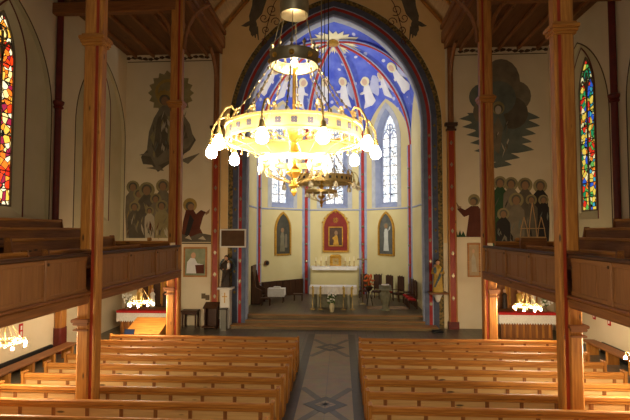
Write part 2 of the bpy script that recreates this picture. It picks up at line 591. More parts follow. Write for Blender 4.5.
def lancet_window(p0, p1, w, zb, zs, za, glass, frame_mat, depth, lights=2, nm=None):
    """leaded window set in a wall between p0 and p1 (2D points), outside is to the left of p0->p1 turned outward"""
    p0, p1 = Vector((p0[0], p0[1], 0)), Vector((p1[0], p1[1], 0))
    t = (p1 - p0).normalized()
    mid = (p0 + p1) / 2
    nrm = Vector((-t.y, t.x, 0))
    mp = lambda u, v, d: mid + t * u + nrm * d + Vector((0, 0, v))
    n = win_no[0]
    win_no[0] += 1
    root = MB()
    pin, pout = arch_pts(w - 0.07, zb + .07, zs, za - .12), arch_pts(w, zb, zs, za)
    arch_band(root, mp, pin, pout, depth + .1, depth - .05)
    root.add([mp(-w, zb, depth - .05), mp(w, zb, depth - .05), mp(w, zb + .07, depth - .05), mp(-w, zb + .07, depth - .05)], [(0, 1, 2, 3)])
    fo = struct(root.build('window_%d' % n, frame_mat))
    g = MB()
    pts = arch_pts(w - .03, zb + .03, zs, za - .06)
    g.add([mp(u, v, depth) for u, v in pts] + [mp(u, v, depth + .03) for u, v in pts],
          [tuple(range(len(pts))), tuple(range(len(pts), 2 * len(pts)))[::-1]])
    strip(g, [mp(u, v, depth) for u, v in pts], [mp(u, v, depth + .03) for u, v in pts], 0, True)
    g.build('pane', glass, fo)
    b = MB()
    if lights == 2:
        hw = 0.045
        b.add([mp(-hw, zb, depth - .04), mp(hw, zb, depth - .04), mp(hw, za - .7, depth - .04), mp(-hw, za - .7, depth - .04),
               mp(-hw, zb, depth), mp(hw, zb, depth), mp(hw, za - .7, depth), mp(-hw, za - .7, depth)],
              [(0, 1, 2, 3), (0, 3, 7, 4), (1, 5, 6, 2), (2, 6, 7, 3)])
        for s in (-1, 1):                       # the two small heads and the ring above them
            q = arch_pts(w / 2 - .06, zs - .1, zs - .05, zs + .55, 8)
            arch_band(b, lambda u, v, d: mp(u + s * w / 2, v, depth - d), q, arch_pts(w / 2 - .06, zs - .1, zs - .05, zs + .55, 8, .07), 0.0, 0.04)
        ring = [(0.22 * math.cos(2 * PI * k / 16), zs + .82 + .22 * math.sin(2 * PI * k / 16)) for k in range(17)]
        b.tube([mp(u, v, depth - .02) for u, v in ring], 0.035, 6)
        b.build('mullion', frame_mat, fo)
    b = MB()
    z = zb + .6
    while z < za - .5:
        b.add([mp(-w + .05, z, depth - .02), mp(w - .05, z, depth - .02), mp(w - .05, z + .035, depth - .02), mp(-w + .05, z + .035, depth - .02),
               mp(-w + .05, z, depth), mp(w - .05, z, depth), mp(w - .05, z + .035, depth), mp(-w + .05, z + .035, depth)],
              [(0, 1, 2, 3), (0, 1, 5, 4), (3, 2, 6, 7)])
        z += 0.62
    b.build('glazing_bars', IRON, fo)
    return fo


for i in range(5):
    p0, p1 = Vector(cor[i] + (0,)), Vector(cor[i + 1] + (0,))
    t = (p1 - p0).normalized()
    nrm = Vector((-t.y, t.x, 0))
    L = (p1 - p0).length
    mid = (p0 + p1) / 2
    mb = MB()
    if i in (1, 2, 3):
        o1 = arch_pts(0.92, 6.35, 10.7, 12.95)
        o2 = arch_pts(0.66, 6.65, 10.9, 12.7)
        holed_panel(mb, lambda u, v: mid + t * u + Vector((0, 0, v)), -L / 2, L / 2, 0.2, 14.6, 0, o1, 0)
        A = [mid + t * u + Vector((0, 0, v)) for u, v in o1]
        B = [mid + t * u + nrm * .45 + Vector((0, 0, v)) for u, v in o2]
        strip(mb, A, B, 1, True)
        mb.add([mid + t * u + nrm * .75 + Vector((0, 0, v)) for u, v in ((-L / 2, .2), (L / 2, .2), (L / 2, 14.6), (-L / 2, 14.6))], [(0, 1, 2, 3)], 0)
        struct(mb.build(names[i], [APSEW, BLUEG]))
        lancet_window(cor[i], cor[i + 1], 0.66, 6.65, 10.9, 12.7, GL_WHITE, BLUEG, 0.45)
        # painted line frame round the window and string course
        mb = MB()
        arch_band(mb, lambda u, v, d: mid + t * u - nrm * d + Vector((0, 0, v)), o1, arch_pts(0.92, 6.35, 10.7, 12.95, 12, 0.3), 0.0, 0.02)
        struct(mb.build('trim_window_line', REVEAL))
    else:
        mb.add([p0 + Vector((0, 0, .2)), p1 + Vector((0, 0, .2)), p1 + Vector((0, 0, 14.6)), p0 + Vector((0, 0, 14.6))], [(0, 1, 2, 3)])
        mb.add([p0 + nrm * .5 + Vector((0, 0, .2)), p1 + nrm * .5 + Vector((0, 0, .2)), p1 + nrm * .5 + Vector((0, 0, 14.6)), p0 + nrm * .5 + Vector((0, 0, 14.6))], [(0, 1, 2, 3)])
        struct(mb.build(names[i], [APSEW]))
    mb = MB()
    a, b = mid - t * (L / 2 - .02), mid + t * (L / 2 - .02)
    mb.tube([a - nrm * .02 + Vector((0, 0, 6.25)), b - nrm * .02 + Vector((0, 0, 6.25))], 0.05, 6)
    struct(mb.build('trim_string_course', BLUEG))

# corner shafts: blue-grey with a red stripe
for i in (1, 2, 3, 4):
    c = Vector(cor[i] + (0,))
    d = (Vector((0, 26.7, 0)) - c).normalized()
    t = Vector((-d.y, d.x, 0))
    for nm, w, d0, d1, mat in (('trim_shaft', .29, -.1, .12, BLUEG), ('trim_shaft_red', .1, .12, .16, CRIMS)):
        mb = MB()
        P = [c + t * u + d * e for e in (d0, d1) for u in (-w, w)]
        vs = [p + Vector((0, 0, z)) for z in (PZ, 10.2) for p in (P[0], P[1], P[3], P[2])]
        mb.add(vs, [(0, 1, 5, 4), (1, 2, 6, 5), (2, 3, 7, 6), (3, 0, 4, 7), (4, 5, 6, 7), (0, 3, 2, 1)])
        struct(mb.build(nm, mat))
    mb = MB()                                  # small gold and dark badges up the stripe
    for k in range(7):
        mb.ball(tuple(c + d * .17 + Vector((0, 0, 1.5 + 1.2 * k))), 0.09, 8)
    struct(mb.build('trim_shaft_badges', BRASSD))

BOSS = Vector((0, 26.7, 16.1))
SPZ = 10.0


def rib(i, s):
    c = cor[i]
    f = s * PI / 2 * 0.92
    k = math.sin(PI / 2 * 0.92)
    h = (1 - math.cos(f)) / (1 - math.cos(PI / 2 * 0.92))
    return Vector((c[0] + (BOSS.x - c[0]) * h, c[1] + (BOSS.y - c[1]) * h, SPZ + (BOSS.z - SPZ) * math.sin(f) / k))


def cell(i, j, s, tt, apex):
    a, b = rib(i, s), rib(j, s)
    w = (Vector(cor[i]) - Vector(cor[j])).length / 2
    h = apex - SPZ
    R = (h * h + w * w) / (2 * w)
    u = abs(tt - .5) * 2 * w
    lift = math.sqrt(max(R * R - (u + R - w) ** 2, 0))
    return a.lerp(b, tt) + Vector((0, 0, (1 - s) ** 1.3 * lift))


CELLS = [(0, 1, 13.7), (1, 2, 13.6), (2, 3, 13.6), (3, 4, 13.6), (4, 5, 13.7), (5, 0, 16.2)]
mb = MB()
NS, NT = 16, 16
for i, j, ap in CELLS:
    g = [[cell(i, j, s / NS, q / NT, ap) for q in range(NT + 1)] for s in range(NS + 1)]
    for s in range(NS):
        for q in range(NT):
            mb.add([g[s][q], g[s][q + 1], g[s + 1][q + 1], g[s + 1][q]], [(0, 1, 2, 3)], 0)
struct(mb.build('ceiling_apse_vault', [VAULT], smooth=True))
for i in range(6):
    mb = MB()
    pts = [rib(i, s / 20) - Vector((0, 0, .05)) for s in range(20)]
    mb.tube(pts, 0.085, 8, 0)
    struct(mb.build('trim_vault_rib', CRIMS, smooth=True))
    mb = MB()
    for e in (-1, 1):
        q = []
        for s in range(20):
            p = rib(i, s / 20)
            d = Vector((BOSS.x - p.x, BOSS.y - p.y, 0)).normalized()
            q.append(p + Vector((-d.y, d.x, 0)) * e * .125 + Vector((0, 0, -.01)))
        mb.tube(q, 0.045, 6)
    struct(mb.build('trim_vault_rib_edge', BLUEG, smooth=True))
# cream sunburst painted round the crown of the vault
CREAM = M('cream_vault_paint', (232, 222, 178), None, rough=0.85)
mb = MB()
for i, j, ap in CELLS:
    for k in range(8):
        t0, t1 = k / 8, (k + 1) / 8
        dn = Vector((0, 0, -.05))
        mb.add([cell(i, j, .85, t0, ap) + dn, cell(i, j, .8 if k % 2 else .78, (t0 + t1) / 2, ap) + dn, cell(i, j, .85, t1, ap) + dn,
                cell(i, j, .97, t1, ap) + dn, cell(i, j, .97, t0, ap) + dn], [(0, 1, 2, 3, 4)])
tag(mb.build('vault_sunburst', CREAM, origin=BOSS), 'cream painted sunburst round the crown of the blue vault', 'mural')
mb = MB()
mb.lathe([(.12, -.28), (.3, -.22), (.36, -.08), (.3, .0)], BOSS, 16)
struct(mb.build('trim_vault_boss', GILT, smooth=True, origin=(0, 0, 0)))

# ---- side walls with pointed recesses and stained windows
REC_W, REC_B, REC_S, REC_A = 2.2, 3.35, 9.4, 13.0
WIN_W, WIN_B, WIN_S, WIN_A = 0.62, 5.65, 10.8, 12.4
SIDES = {-1: ('left', (14.7, 20.75)), 1: ('right', (14.7, 20.2))}
for s, (nm, cys) in SIDES.items():
    mb = MB()
    X = s * WX
    mp = lambda u, v, d=0: (X + s * d, u, v)
    edges = [8.0, (cys[0] + cys[1]) / 2, EY + .0]
    mb.add([mp(YB, 0), mp(EY, 0), mp(EY, REC_B), mp(YB, REC_B)], [(0, 1, 2, 3)], 0)
    mb.add([mp(YB, REC_B), mp(8, REC_B), mp(8, 15), mp(YB, 15)], [(0, 1, 2, 3)], 0)
    for k in range(2):
        o = arch_pts(REC_W, REC_B, REC_S, REC_A, 14)
        holed_panel(mb, mp, edges[k], edges[k + 1], REC_B, 15, cys[k], o, 0)
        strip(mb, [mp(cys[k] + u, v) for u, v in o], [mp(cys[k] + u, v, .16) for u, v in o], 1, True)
        q = arch_pts(0.95, 5.3, 10.7, 12.75, 12)
        r = arch_pts(WIN_W, WIN_B, WIN_S, WIN_A, 12)
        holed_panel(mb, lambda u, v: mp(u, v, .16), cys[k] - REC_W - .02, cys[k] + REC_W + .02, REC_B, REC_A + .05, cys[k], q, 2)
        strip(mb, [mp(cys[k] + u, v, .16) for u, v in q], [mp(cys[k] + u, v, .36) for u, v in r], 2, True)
    mb.add([mp(YB, 0, 1.0), mp(EY, 0, 1.0), mp(EY, 15, 1.0), mp(YB, 15, 1.0)], [(0, 1, 2, 3)], 0)
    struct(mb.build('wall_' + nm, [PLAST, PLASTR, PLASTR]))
    for k in range(2):
        a, b = (X, cys[k] - 2), (X, cys[k] + 2)
        if s > 0:
            a, b = b, a
        gl = (GL_WARM if k == 0 else GL_GREEN) if s < 0 else (GL_WARM if k == 0 else GL_MULTI)
        lancet_window(a, b, WIN_W, WIN_B, WIN_S, WIN_A, gl, P_OLV, 0.36, 2)
        mb = MB()
        o = arch_pts(REC_W, REC_B, REC_S, REC_A, 14)
        arch_band(mb, lambda u, v, d: mp(cys[k] + u, v, -d), o, arch_pts(REC_W, REC_B, REC_S, REC_A, 14, .05), 0.0, 0.012)
        struct(mb.build('trim_recess_line', LINEP))
        mb = MB()
        q = arch_pts(0.95, 5.3, 10.7, 12.75, 12)
        arch_band(mb, lambda u, v, d: mp(cys[k] + u, v, .16 - d), q, arch_pts(0.95, 5.3, 10.7, 12.75, 12, .06), 0.0, 0.012)
        struct(mb.build('trim_window_outline', OXBL))

# ---- ceilings
for s, nm in ((-1, 'left'), (1, 'right')):
    x0, x1 = sorted((s * 5.75, s * (WX + .3)))
    struct(MB().box(x0, x1, 9.0, EY, CZ, CZ + .12).build('ceiling_aisle_' + nm, CEILW[1]))
    mb = MB()
    for k in range(5):
        x = s * (6.5 + .95 * k)
        mb.bbox(x - .07, x + .07, 9.0, EY - .02, CZ - .16, CZ, .02)
    struct(mb.build('ceiling_joists_' + nm, BROWN[1]))
    mb = MB()                                   # a cross beam from the far column to the wall
    mb.bbox(min(s * 5.9, s * WX), max(s * 5.9, s * WX), 16.8, 17.1, 13.3, 13.75, .03)
    struct(mb.build('ceiling_beam_' + nm, BROWN[0]))
    mb = MB()                                   # wall plate along the nave arcade
    mb.bbox(min(s * 5.55, s * 5.9), max(s * 5.55, s * 5.9), 9.0, EY - .03, 14.3, 14.9, .04)
    mb.bbox(min(s * 5.5, s * 5.8), max(s * 5.5, s * 5.8), 9.0, EY - .03, 15.0, 15.25, .04)
    mb.box(min(s * 5.68, s * 5.78), max(s * 5.68, s * 5.78), 9.0, EY - .03, 14.0, 15.3)
    struct(mb.build('trim_arcade_beam_' + nm, BROWN[1]))
    # sloping boarded nave ceiling
    mb = MB()
    a, b = (s * 5.8, 15.2), (s * 2.4, 19.2)
    mb.prism([a, b, (b[0] + s * .1, b[1] + .1), (a[0] + s * .1, a[1] + .1)], 'y', 9.0, EY)
    struct(mb.build('ceiling_nave_slope_' + nm, NAVEW[1]))
    mb = MB()
    for k in range(9):                          # ribs across the boarding, and rails along it
        y = EY - .12 - 1.8 * k
        mb.prism([(a[0] - s * .02, a[1] - .02), (b[0] - s * .02, b[1] - .02), (b[0] - s * .1, b[1] - .08), (a[0] - s * .1, a[1] - .08)], 'y', y - .06, y + .06)
    for q in (.02, .36, .7):
        xx, zz = a[0] + (b[0] - a[0]) * q, a[1] + (b[1] - a[1]) * q
        mb.prism([(xx, zz), (xx - s * .07, zz - .06), (xx - s * .14, zz + .02), (xx - s * .07, zz + .08)], 'y', 9.0, EY - .02)
    struct(mb.build('ceiling_nave_ribs_' + nm, PINE[1]))
struct(MB().box(-2.5, 2.5, 9.0, EY, 19.2, 19.3).build('ceiling_nave', CEILW[1]))

# painted scroll frieze under the aisle ceiling
for s, nm in ((-1, 'left'), (1, 'right')):
    mb = MB()
    x = 6.35
    k = 0
    while x < 10.6:
        z = 13.86 + .05 * math.sin(k * 1.1)
        pts = [(x, z), (x + .12, z + .09), (x + .3, z + .05), (x + .26, z - .05), (x + .12, z - .09)]
        mb.prism([(s * u, v) for u, v in pts], 'y', EY - .012, EY - .002)
        mb.prism([(s * u, v) for u, v in ((x + .2, z - .02), (x + .4, z - .07), (x + .36, z + .0))], 'y', EY - .014, EY - .002)
        x += 0.3
        k += 1
    mb.box(min(s * 6.2, s * 10.75), max(s * 6.2, s * 10.75), EY - .01, EY - .002, 13.66, 13.7)
    struct(mb.build('trim_scroll_frieze_' + nm, LINEP))

# ---- slim dark wall shafts between the windows and the wall posts below the galleries
for s, y in ((-1, 17.15), (1, 17.45)):
    x = s * (WX - .12)
    mb = MB()
    mb.tube([(x, y, 3.4), (x, y, 14.0)], 0.12, 12)
    mb.lathe([(.12, 0), (.2, .06), (.15, .13), (.2, .2), (.22, .3), (.12, .36)], (x, y, 9.6), 14)
    mb.lathe([(.2, 0), (.2, .12), (.13, .25)], (x, y, 3.4), 14)
    t = mb.build('wall_shaft', OXBL, smooth=True, origin=(x, y, 3.4))
    tag(t, 'slim dark red wall shaft with ring between the %s windows' % ('left wall' if s < 0 else 'right wall'), 'wall shaft')
    y2 = 17.6 if s < 0 else 16.4
    t = thing('wall_post', (s * (WX - .16), y2, 0), 'short orange pine post against the white wall under the %s gallery' % ('left' if s < 0 else 'right'), 'post')
    x0, x1 = sorted((s * (WX - .3), s * (WX - .01)))
    MB().bbox(x0, x1, y2 - .2, y2 + .2, 1.0, 2.88, .05).build('shaft', PINE[2], t)
    MB().bbox(x0 - .03, x1 + .0, y2 - .24, y2 + .24, 0.0, 1.0, .05).build('base', OXBL, t)

# ---- red pilasters either side of the arch
for s in (-1, 1):
    nm = 'left' if s < 0 else 'right'
    t = thing('pilaster', (s * 5.95, EY - .1, 0), 'tall red painted pilaster with pine edges, %s of the chancel arch' % nm, 'pilaster')
    x0, x1 = s * 5.95 - .2, s * 5.95 + .2
    MB().box(x0 + .07, x1 - .07, EY - .13, EY - .005, 0.35, 9.8).build('red_panel', REDP, t)
    mb = MB()
    for e in (x0, x1 - .07):
        mb.bbox(e, e + .07, EY - .17, EY - .005, 0.35, 9.8, .015)
    mb.build('pine_edge', PINE[2], t)
    mb = MB().box(x0 - .05, x1 + .05, EY - .22, EY - .005, 0, .35)
    mb.build('base', OXBL, t)
    mb = MB()
    mb.box(x0 - .04, x1 + .04, EY - .22, EY - .005, 9.8, 9.9).box(x0 + .02, x1 - .02, EY - .18, EY - .005, 9.9, 10.05).box(x0 - .1, x1 + .1, EY - .27, EY - .005, 10.05, 10.2)
    mb.build('capital', DARKW[0], t)
    mb = MB()
    for k in range(8):
        z = 1.5 + 1.1 * k
        mb.prism([(s * 5.95 - .08, z), (s * 5.95, z - .12), (s * 5.95 + .08, z), (s * 5.95, z + .12)], 'y', EY - .15, EY - .13)
    mb.build('badges', BRASSD, t)
    mb = MB()
    mb.bbox(s * 5.95 - .13, s * 5.95 + .13, EY - .22, EY - .01, 10.2, 14.0, .05)
    mb.build('upper_shaft', BROWN[2], t)
    mb = MB()                                  # curved bracket springing to the arcade beam
    pts = [(s * 5.95, EY - .2, 11.0 + 3.2 * q) for q in (0, .2, .4)] + [(s * 5.95, EY - .2 - 1.5 * (1 - math.cos(a)), 12.3 + 1.55 * math.sin(a)) for a in (.2, .6, 1.0, 1.35)]
    mb.tube(pts, .09, 8)
    mb.build('bracket', BROWN[2], t, smooth=True)

# ================================================================== COLUMNS
COLS = [(-1, 10.78, 5.58), (1, 10.78, 5.58), (-1, 16.95, 5.8), (1, 16.95, 5.76)]
CLAB = ['near timber column at the left gallery front', 'near timber column at the right gallery front',
        'far timber column at the altar end of the left gallery', 'far timber column at the altar end of the right gallery']
for (s, y, cx), lab in zip(COLS, CLAB):
    t = thing('timber_column', (s * cx, y, 0), lab, 'column')
    X = lambda a, b: sorted((s * (cx + a), s * (cx + b)))
    a = X(-.19, -.09)
    MB().bbox(a[0], a[1], y - .14, y + .14, .0, 15.0, .045).build('nave_post', PINE[2], t)
    a = X(-.1, -.02)
    MB().bbox(a[0], a[1], y - .12, y + .12, .0, 14.6, .01).build('red_core', REDP, t)
    a = X(-.03, .29)
    MB().bbox(a[0], a[1], y - .15, y + .15, .0, 3.2, .045).build('lower_post', PINE[2], t)
    a = X(-.03, .27)
    MB().bbox(a[0], a[1], y - .14, y + .14, 4.36, 14.6, .045).build('upper_post', PINE[2], t)
    mb = MB()
    a = X(-.01, .35)
    mb.bbox(a[0], a[1], y - .2, y + .2, 2.55, 2.62, .02)
    mb.bbox(a[0] - .03, a[1] + .03, y - .23, y + .23, 2.62, 2.7, .02)
    mb.bbox(a[0], a[1], y - .19, y + .19, 2.42, 2.46, .015)
    mb.build('lower_capital', BROWN[0], t)
    mb = MB()
    zc = 9.35 if y < 12 else 9.5
    k = .0
    for e, z0, z1 in ((.02, 0, .06), (.05, .06, .14), (.08, .14, .24), (.03, .24, .29)):
        a = X(-.19 - e, .27 + e)
        mb.bbox(a[0], a[1], y - .17 - e, y + .17 + e, zc + z0, zc + z1, .03)
    mb.build('upper_capital', PINE[0], t)
    if y > 12:
        for e in (-1, 1):                       # curved braces under the ceiling beams
            pts = [(s * cx + e * .22 + e * 1.15 * (1 - math.cos(q)), y, 11.8 + 1.75 * math.sin(q)) for q in (0, .3, .6, .9, 1.2, 1.45)]
            MB().tube(pts, [.075] * 6, 8).build('brace', BROWN[2], t, smooth=True)

# ================================================================== GALLERIES
GZ1 = 3.36
for s, nm in ((-1, 'left'), (1, 'right')):
    x0, x1 = sorted((s * 5.72, s * (WX - .01)))
    struct(MB().box(x0, x1, 2.5, 17.2, 3.22, GZ1).build('floor_gallery_' + nm, BROWN[1]))
    for k in range(1, 4):
        a = sorted((s * (6.35 + 1.0 * k), s * (WX - .02)))
        struct(MB().box(a[0], a[1], 2.5, 17.05, GZ1 + .3 * (k - 1), GZ1 + .3 * k).build('floor_gallery_tier_' + nm, BROWN[1]))
    for (y0, y1, lab, nst) in ((2.5, 10.6, 'near', 4), (10.95, 16.77, 'far', 3)):
        t = thing('gallery_parapet', (s * 5.65, (y0 + y1) / 2, 2.7), '%s stretch of the panelled pine parapet along the %s gallery' % (lab, nm), 'parapet')
        x0, x1 = sorted((s * 5.60, s * 5.70))
        MB().box(x0 + .03, x1 - .03, y0, y1, 3.3, 4.2).build('panelling', PARAP[2], t)
        MB().bbox(x0 - .05, x1 + .05, y0, y1, 4.2, 4.28, .02).build('top_rail', DARKW[1], t)
        MB().bbox(x0 - .06, x1 + .06, y0, y1, 3.08, 3.3, .03).bbox(x0 - .1, x1 + .1, y0, y1, 3.3, 3.36, .02).build('bottom_beam', BROWN[1], t)
        ys = [9.1 - 1.87 * k for k in range(4)] if lab == 'near' else [12.8, 14.7, 16.5]
        for y in ys:
            mb = MB().bbox(x0 - .02, x1 + .02, y - .08, y + .08, 3.36, 4.2, .02)
            o = mb.build('stile', PARAP[2], t)
            MB().ball((s * 5.59, y, 4.1), .04, 8).build('rosette', DARKW[0], o, smooth=True)
        mb = MB()
        for z0, z1 in ((3.36, 3.45), (4.1, 4.2)):
            mb.bbox(x0 + .01, x1 - .01, y0, y1, z0, z1, .01)
        mb.build('panel_rail', PARAP[1], t)
        mb = MB()
        y = y0 + .3
        while y < y1 - .1:                      # cover strips between the boards
            MB().bbox(x0 + .018, x1 - .018, y - .012, y + .012, 3.45, 4.1, .004).build('cover_strip', PARAP[2], t)
            y += .62
    # end rail of the gallery towards the altar
    t = thing('gallery_end_rail', (s * 8.2, 17.12, 3.36), 'pine end rail across the %s gallery below the mural' % nm, 'parapet')
    x0, x1 = sorted((s * 6.1, s * (WX - .05)))
    MB().box(x0, x1, 17.08, 17.16, 3.36, 4.3).build('panelling', BROWN[0], t)
    MB().bbox(x0, x1, 17.04, 17.2, 4.3, 4.42, .02).build('top_rail', PINE[0], t)
    for k in range(3):
        x = x0 + .8 + (x1 - x0 - 1.6) * k / 2
        MB().bbox(x - .06, x + .06, 17.05, 17.19, 4.42, 4.55, .02).build('post_cap', PINE[0], t)


def gallery_pew(name, length):
    """runs along y, faces +x (the nave for the left gallery)"""
    t = thing(name, (0, 0, 0), 'x', 'pew')
    h = length / 2
    MB().bbox(-.03, .03, -h, h, .3, .9, .01).build('backrest', BROWN[1], t)
    MB().bbox(-.06, .06, -h, h, .86, .95, .02).build('top_rail', PINE[1], t)
    MB().bbox(.03, .42, -h, h, .4, .44, .015).build('seat', PINE[1], t)
    for e in (-h, h):
        a, b = sorted((e, e - .05 * (1 if e > 0 else -1)))
        MB().prism([(-.1, 0), (.44, 0), (.44, .5), (.12, .62), (.06, .98), (-.1, .98)], 'y', a, b).build('end_panel', BROWN[2], t)
    return t


gp = None
for s, nm in ((-1, 'left'), (1, 'right')):
    for k in range(4):
        x = s * (6.95 + 1.0 * k) if k < 3 else s * 9.95
        z = GZ1 + .3 * k
        for (cy, L, lab) in ((6.85, 7.0, 'near'), (13.7, 5.3, 'far')):
            label = '%s pew of the %s gallery, %s row from the nave, %s section' % ('brown wooden', nm, ORD[k], lab)
            if lab == 'near':
                key = 'near'
            if gp is None:
                gp = {}
            if lab not in gp:
                gp[lab] = gallery_pew('gallery_pew', L)
                o = gp[lab]
                o.location = (x, cy, z)
                o.rotation_euler = (0, 0, 0 if s < 0 else PI)
                o['label'] = label
                o['group'] = 'gallery pews'
            else:
                copy_thing(gp[lab], (x, cy, z), 0 if s < 0 else PI, label, 'gallery pews')

# ================================================================== PEWS OF THE NAVE
PEW_L0, PEW_L1 = 1.07, 8.08
ROWS = [9.27, 10.2, 11.1, 12.0, 12.95, 13.9, 14.8, 15.72]


def nave_pew():
    """x from 0 (aisle end) to L, back at y=0, seat towards +y"""
    L = PEW_L1 - PEW_L0
    t = thing('pew', (0, 0, 0), 'x', 'pew')
    MB().box(.03, L - .03, -.012, .02, .12, .86).build('back_panel', PANEL[0], t)
    MB().bbox(0.0, L, -.065, .045, .86, .98, .022).build('top_rail', PINE[0], t)
    MB().bbox(0.02, L - .02, -.03, .03, .12, .24, .01).build('bottom_rail', PINE[0], t)
    MB().bbox(.04, L - .04, -.04, -.012, .80, .86, .008).build('upper_rail', PINE[0], t)
    x = .42
    while x < L - .2:
        MB().bbox(x - .045, x + .045, -.035, -.012, .24, .80, .008).build('stile', BROWN[2], t)
        x += .79
    MB().bbox(.04, L - .04, .02, .36, .41, .45, .012).build('seat', PINE[0], t)
    for x0, x1 in ((-.03, .04), (L - .04, L + .03)):
        prof = [(-.1, 0), (.38, 0), (.38, .46), (.34, .55), (.2, .62), (.12, .75), (.09, .99), (-.1, .99)]
        o = MB().prism(prof, 'x', x0, x1).build('end_panel', PINE[2], t)
        MB().bbox(x0 - .012, x1 + .012, -.12, .1, .99, 1.03, .012).build('cap', PINE[1], o)
    return t


proto = nave_pew()
first = True
for s, nm in ((-1, 'left'), (1, 'right')):
    for k, y in enumerate(ROWS):
        lab = 'long pine pew %s of the aisle, %s row behind the front screen' % (nm, ORD[len(ROWS) - 1 - k])
        lab = lab.replace('first row', 'first full row')
        loc = (PEW_L0, y, 0) if s > 0 else (-PEW_L1, y, 0)
        if first:
            proto.location = loc
            proto['label'] = lab
            proto['group'] = 'nave pews'
            first = False
        else:
            copy_thing(proto, loc, 0, lab, 'nave pews')
    # low screen in front of the first row
    x0, x1 = sorted((s * PEW_L0, s * PEW_L1))
    t = thing('pew_front_screen', ((x0 + x1) / 2, 16.58, 0), 'low pine screen before the front pew, %s of the aisle' % nm, 'screen')
    MB().box(x0 + .03, x1 - .03, 16.57, 16.6, .1, .86).build('panel', PANEL[0], t)
    MB().bbox(x0, x1, 16.5, 16.62, .86, .97, .02).build('top_rail', PINE[0], t)
    MB().bbox(x0, x1, 16.55, 16.62, .0, .14, .01).build('bottom_rail', PINE[0], t)
    for e in (x0, x1 - .07):
        MB().bbox(e, e + .07, 16.48, 16.64, 0, 1.0, .015).build('end_post', PINE[2], t)
    for k in range(9):
        x = x0 + .42 + .77 * k
        MB().bbox(x - .045, x + .045, 16.545, 16.57, .14, .86, .008).build('stile', BROWN[2], t)

# ================================================================== CHANDELIERS
def quatre(mb, c, r, n, t, m):
    """small four-lobed piercing on the ring band: a flat plate facing n"""
    for k in range(4):
        a = PI / 4 + k * PI / 2
        q = Vector(c) + t * (r * .62 * math.cos(a)) + Vector((0, 0, 1)) * (r * .62 * math.sin(a))
        vs = [q + t * (r * .55 * math.cos(b * PI / 4)) + Vector((0, 0, r * .55 * math.sin(b * PI / 4))) for b in range(8)]
        mb.add(vs, [tuple(range(8))], m)


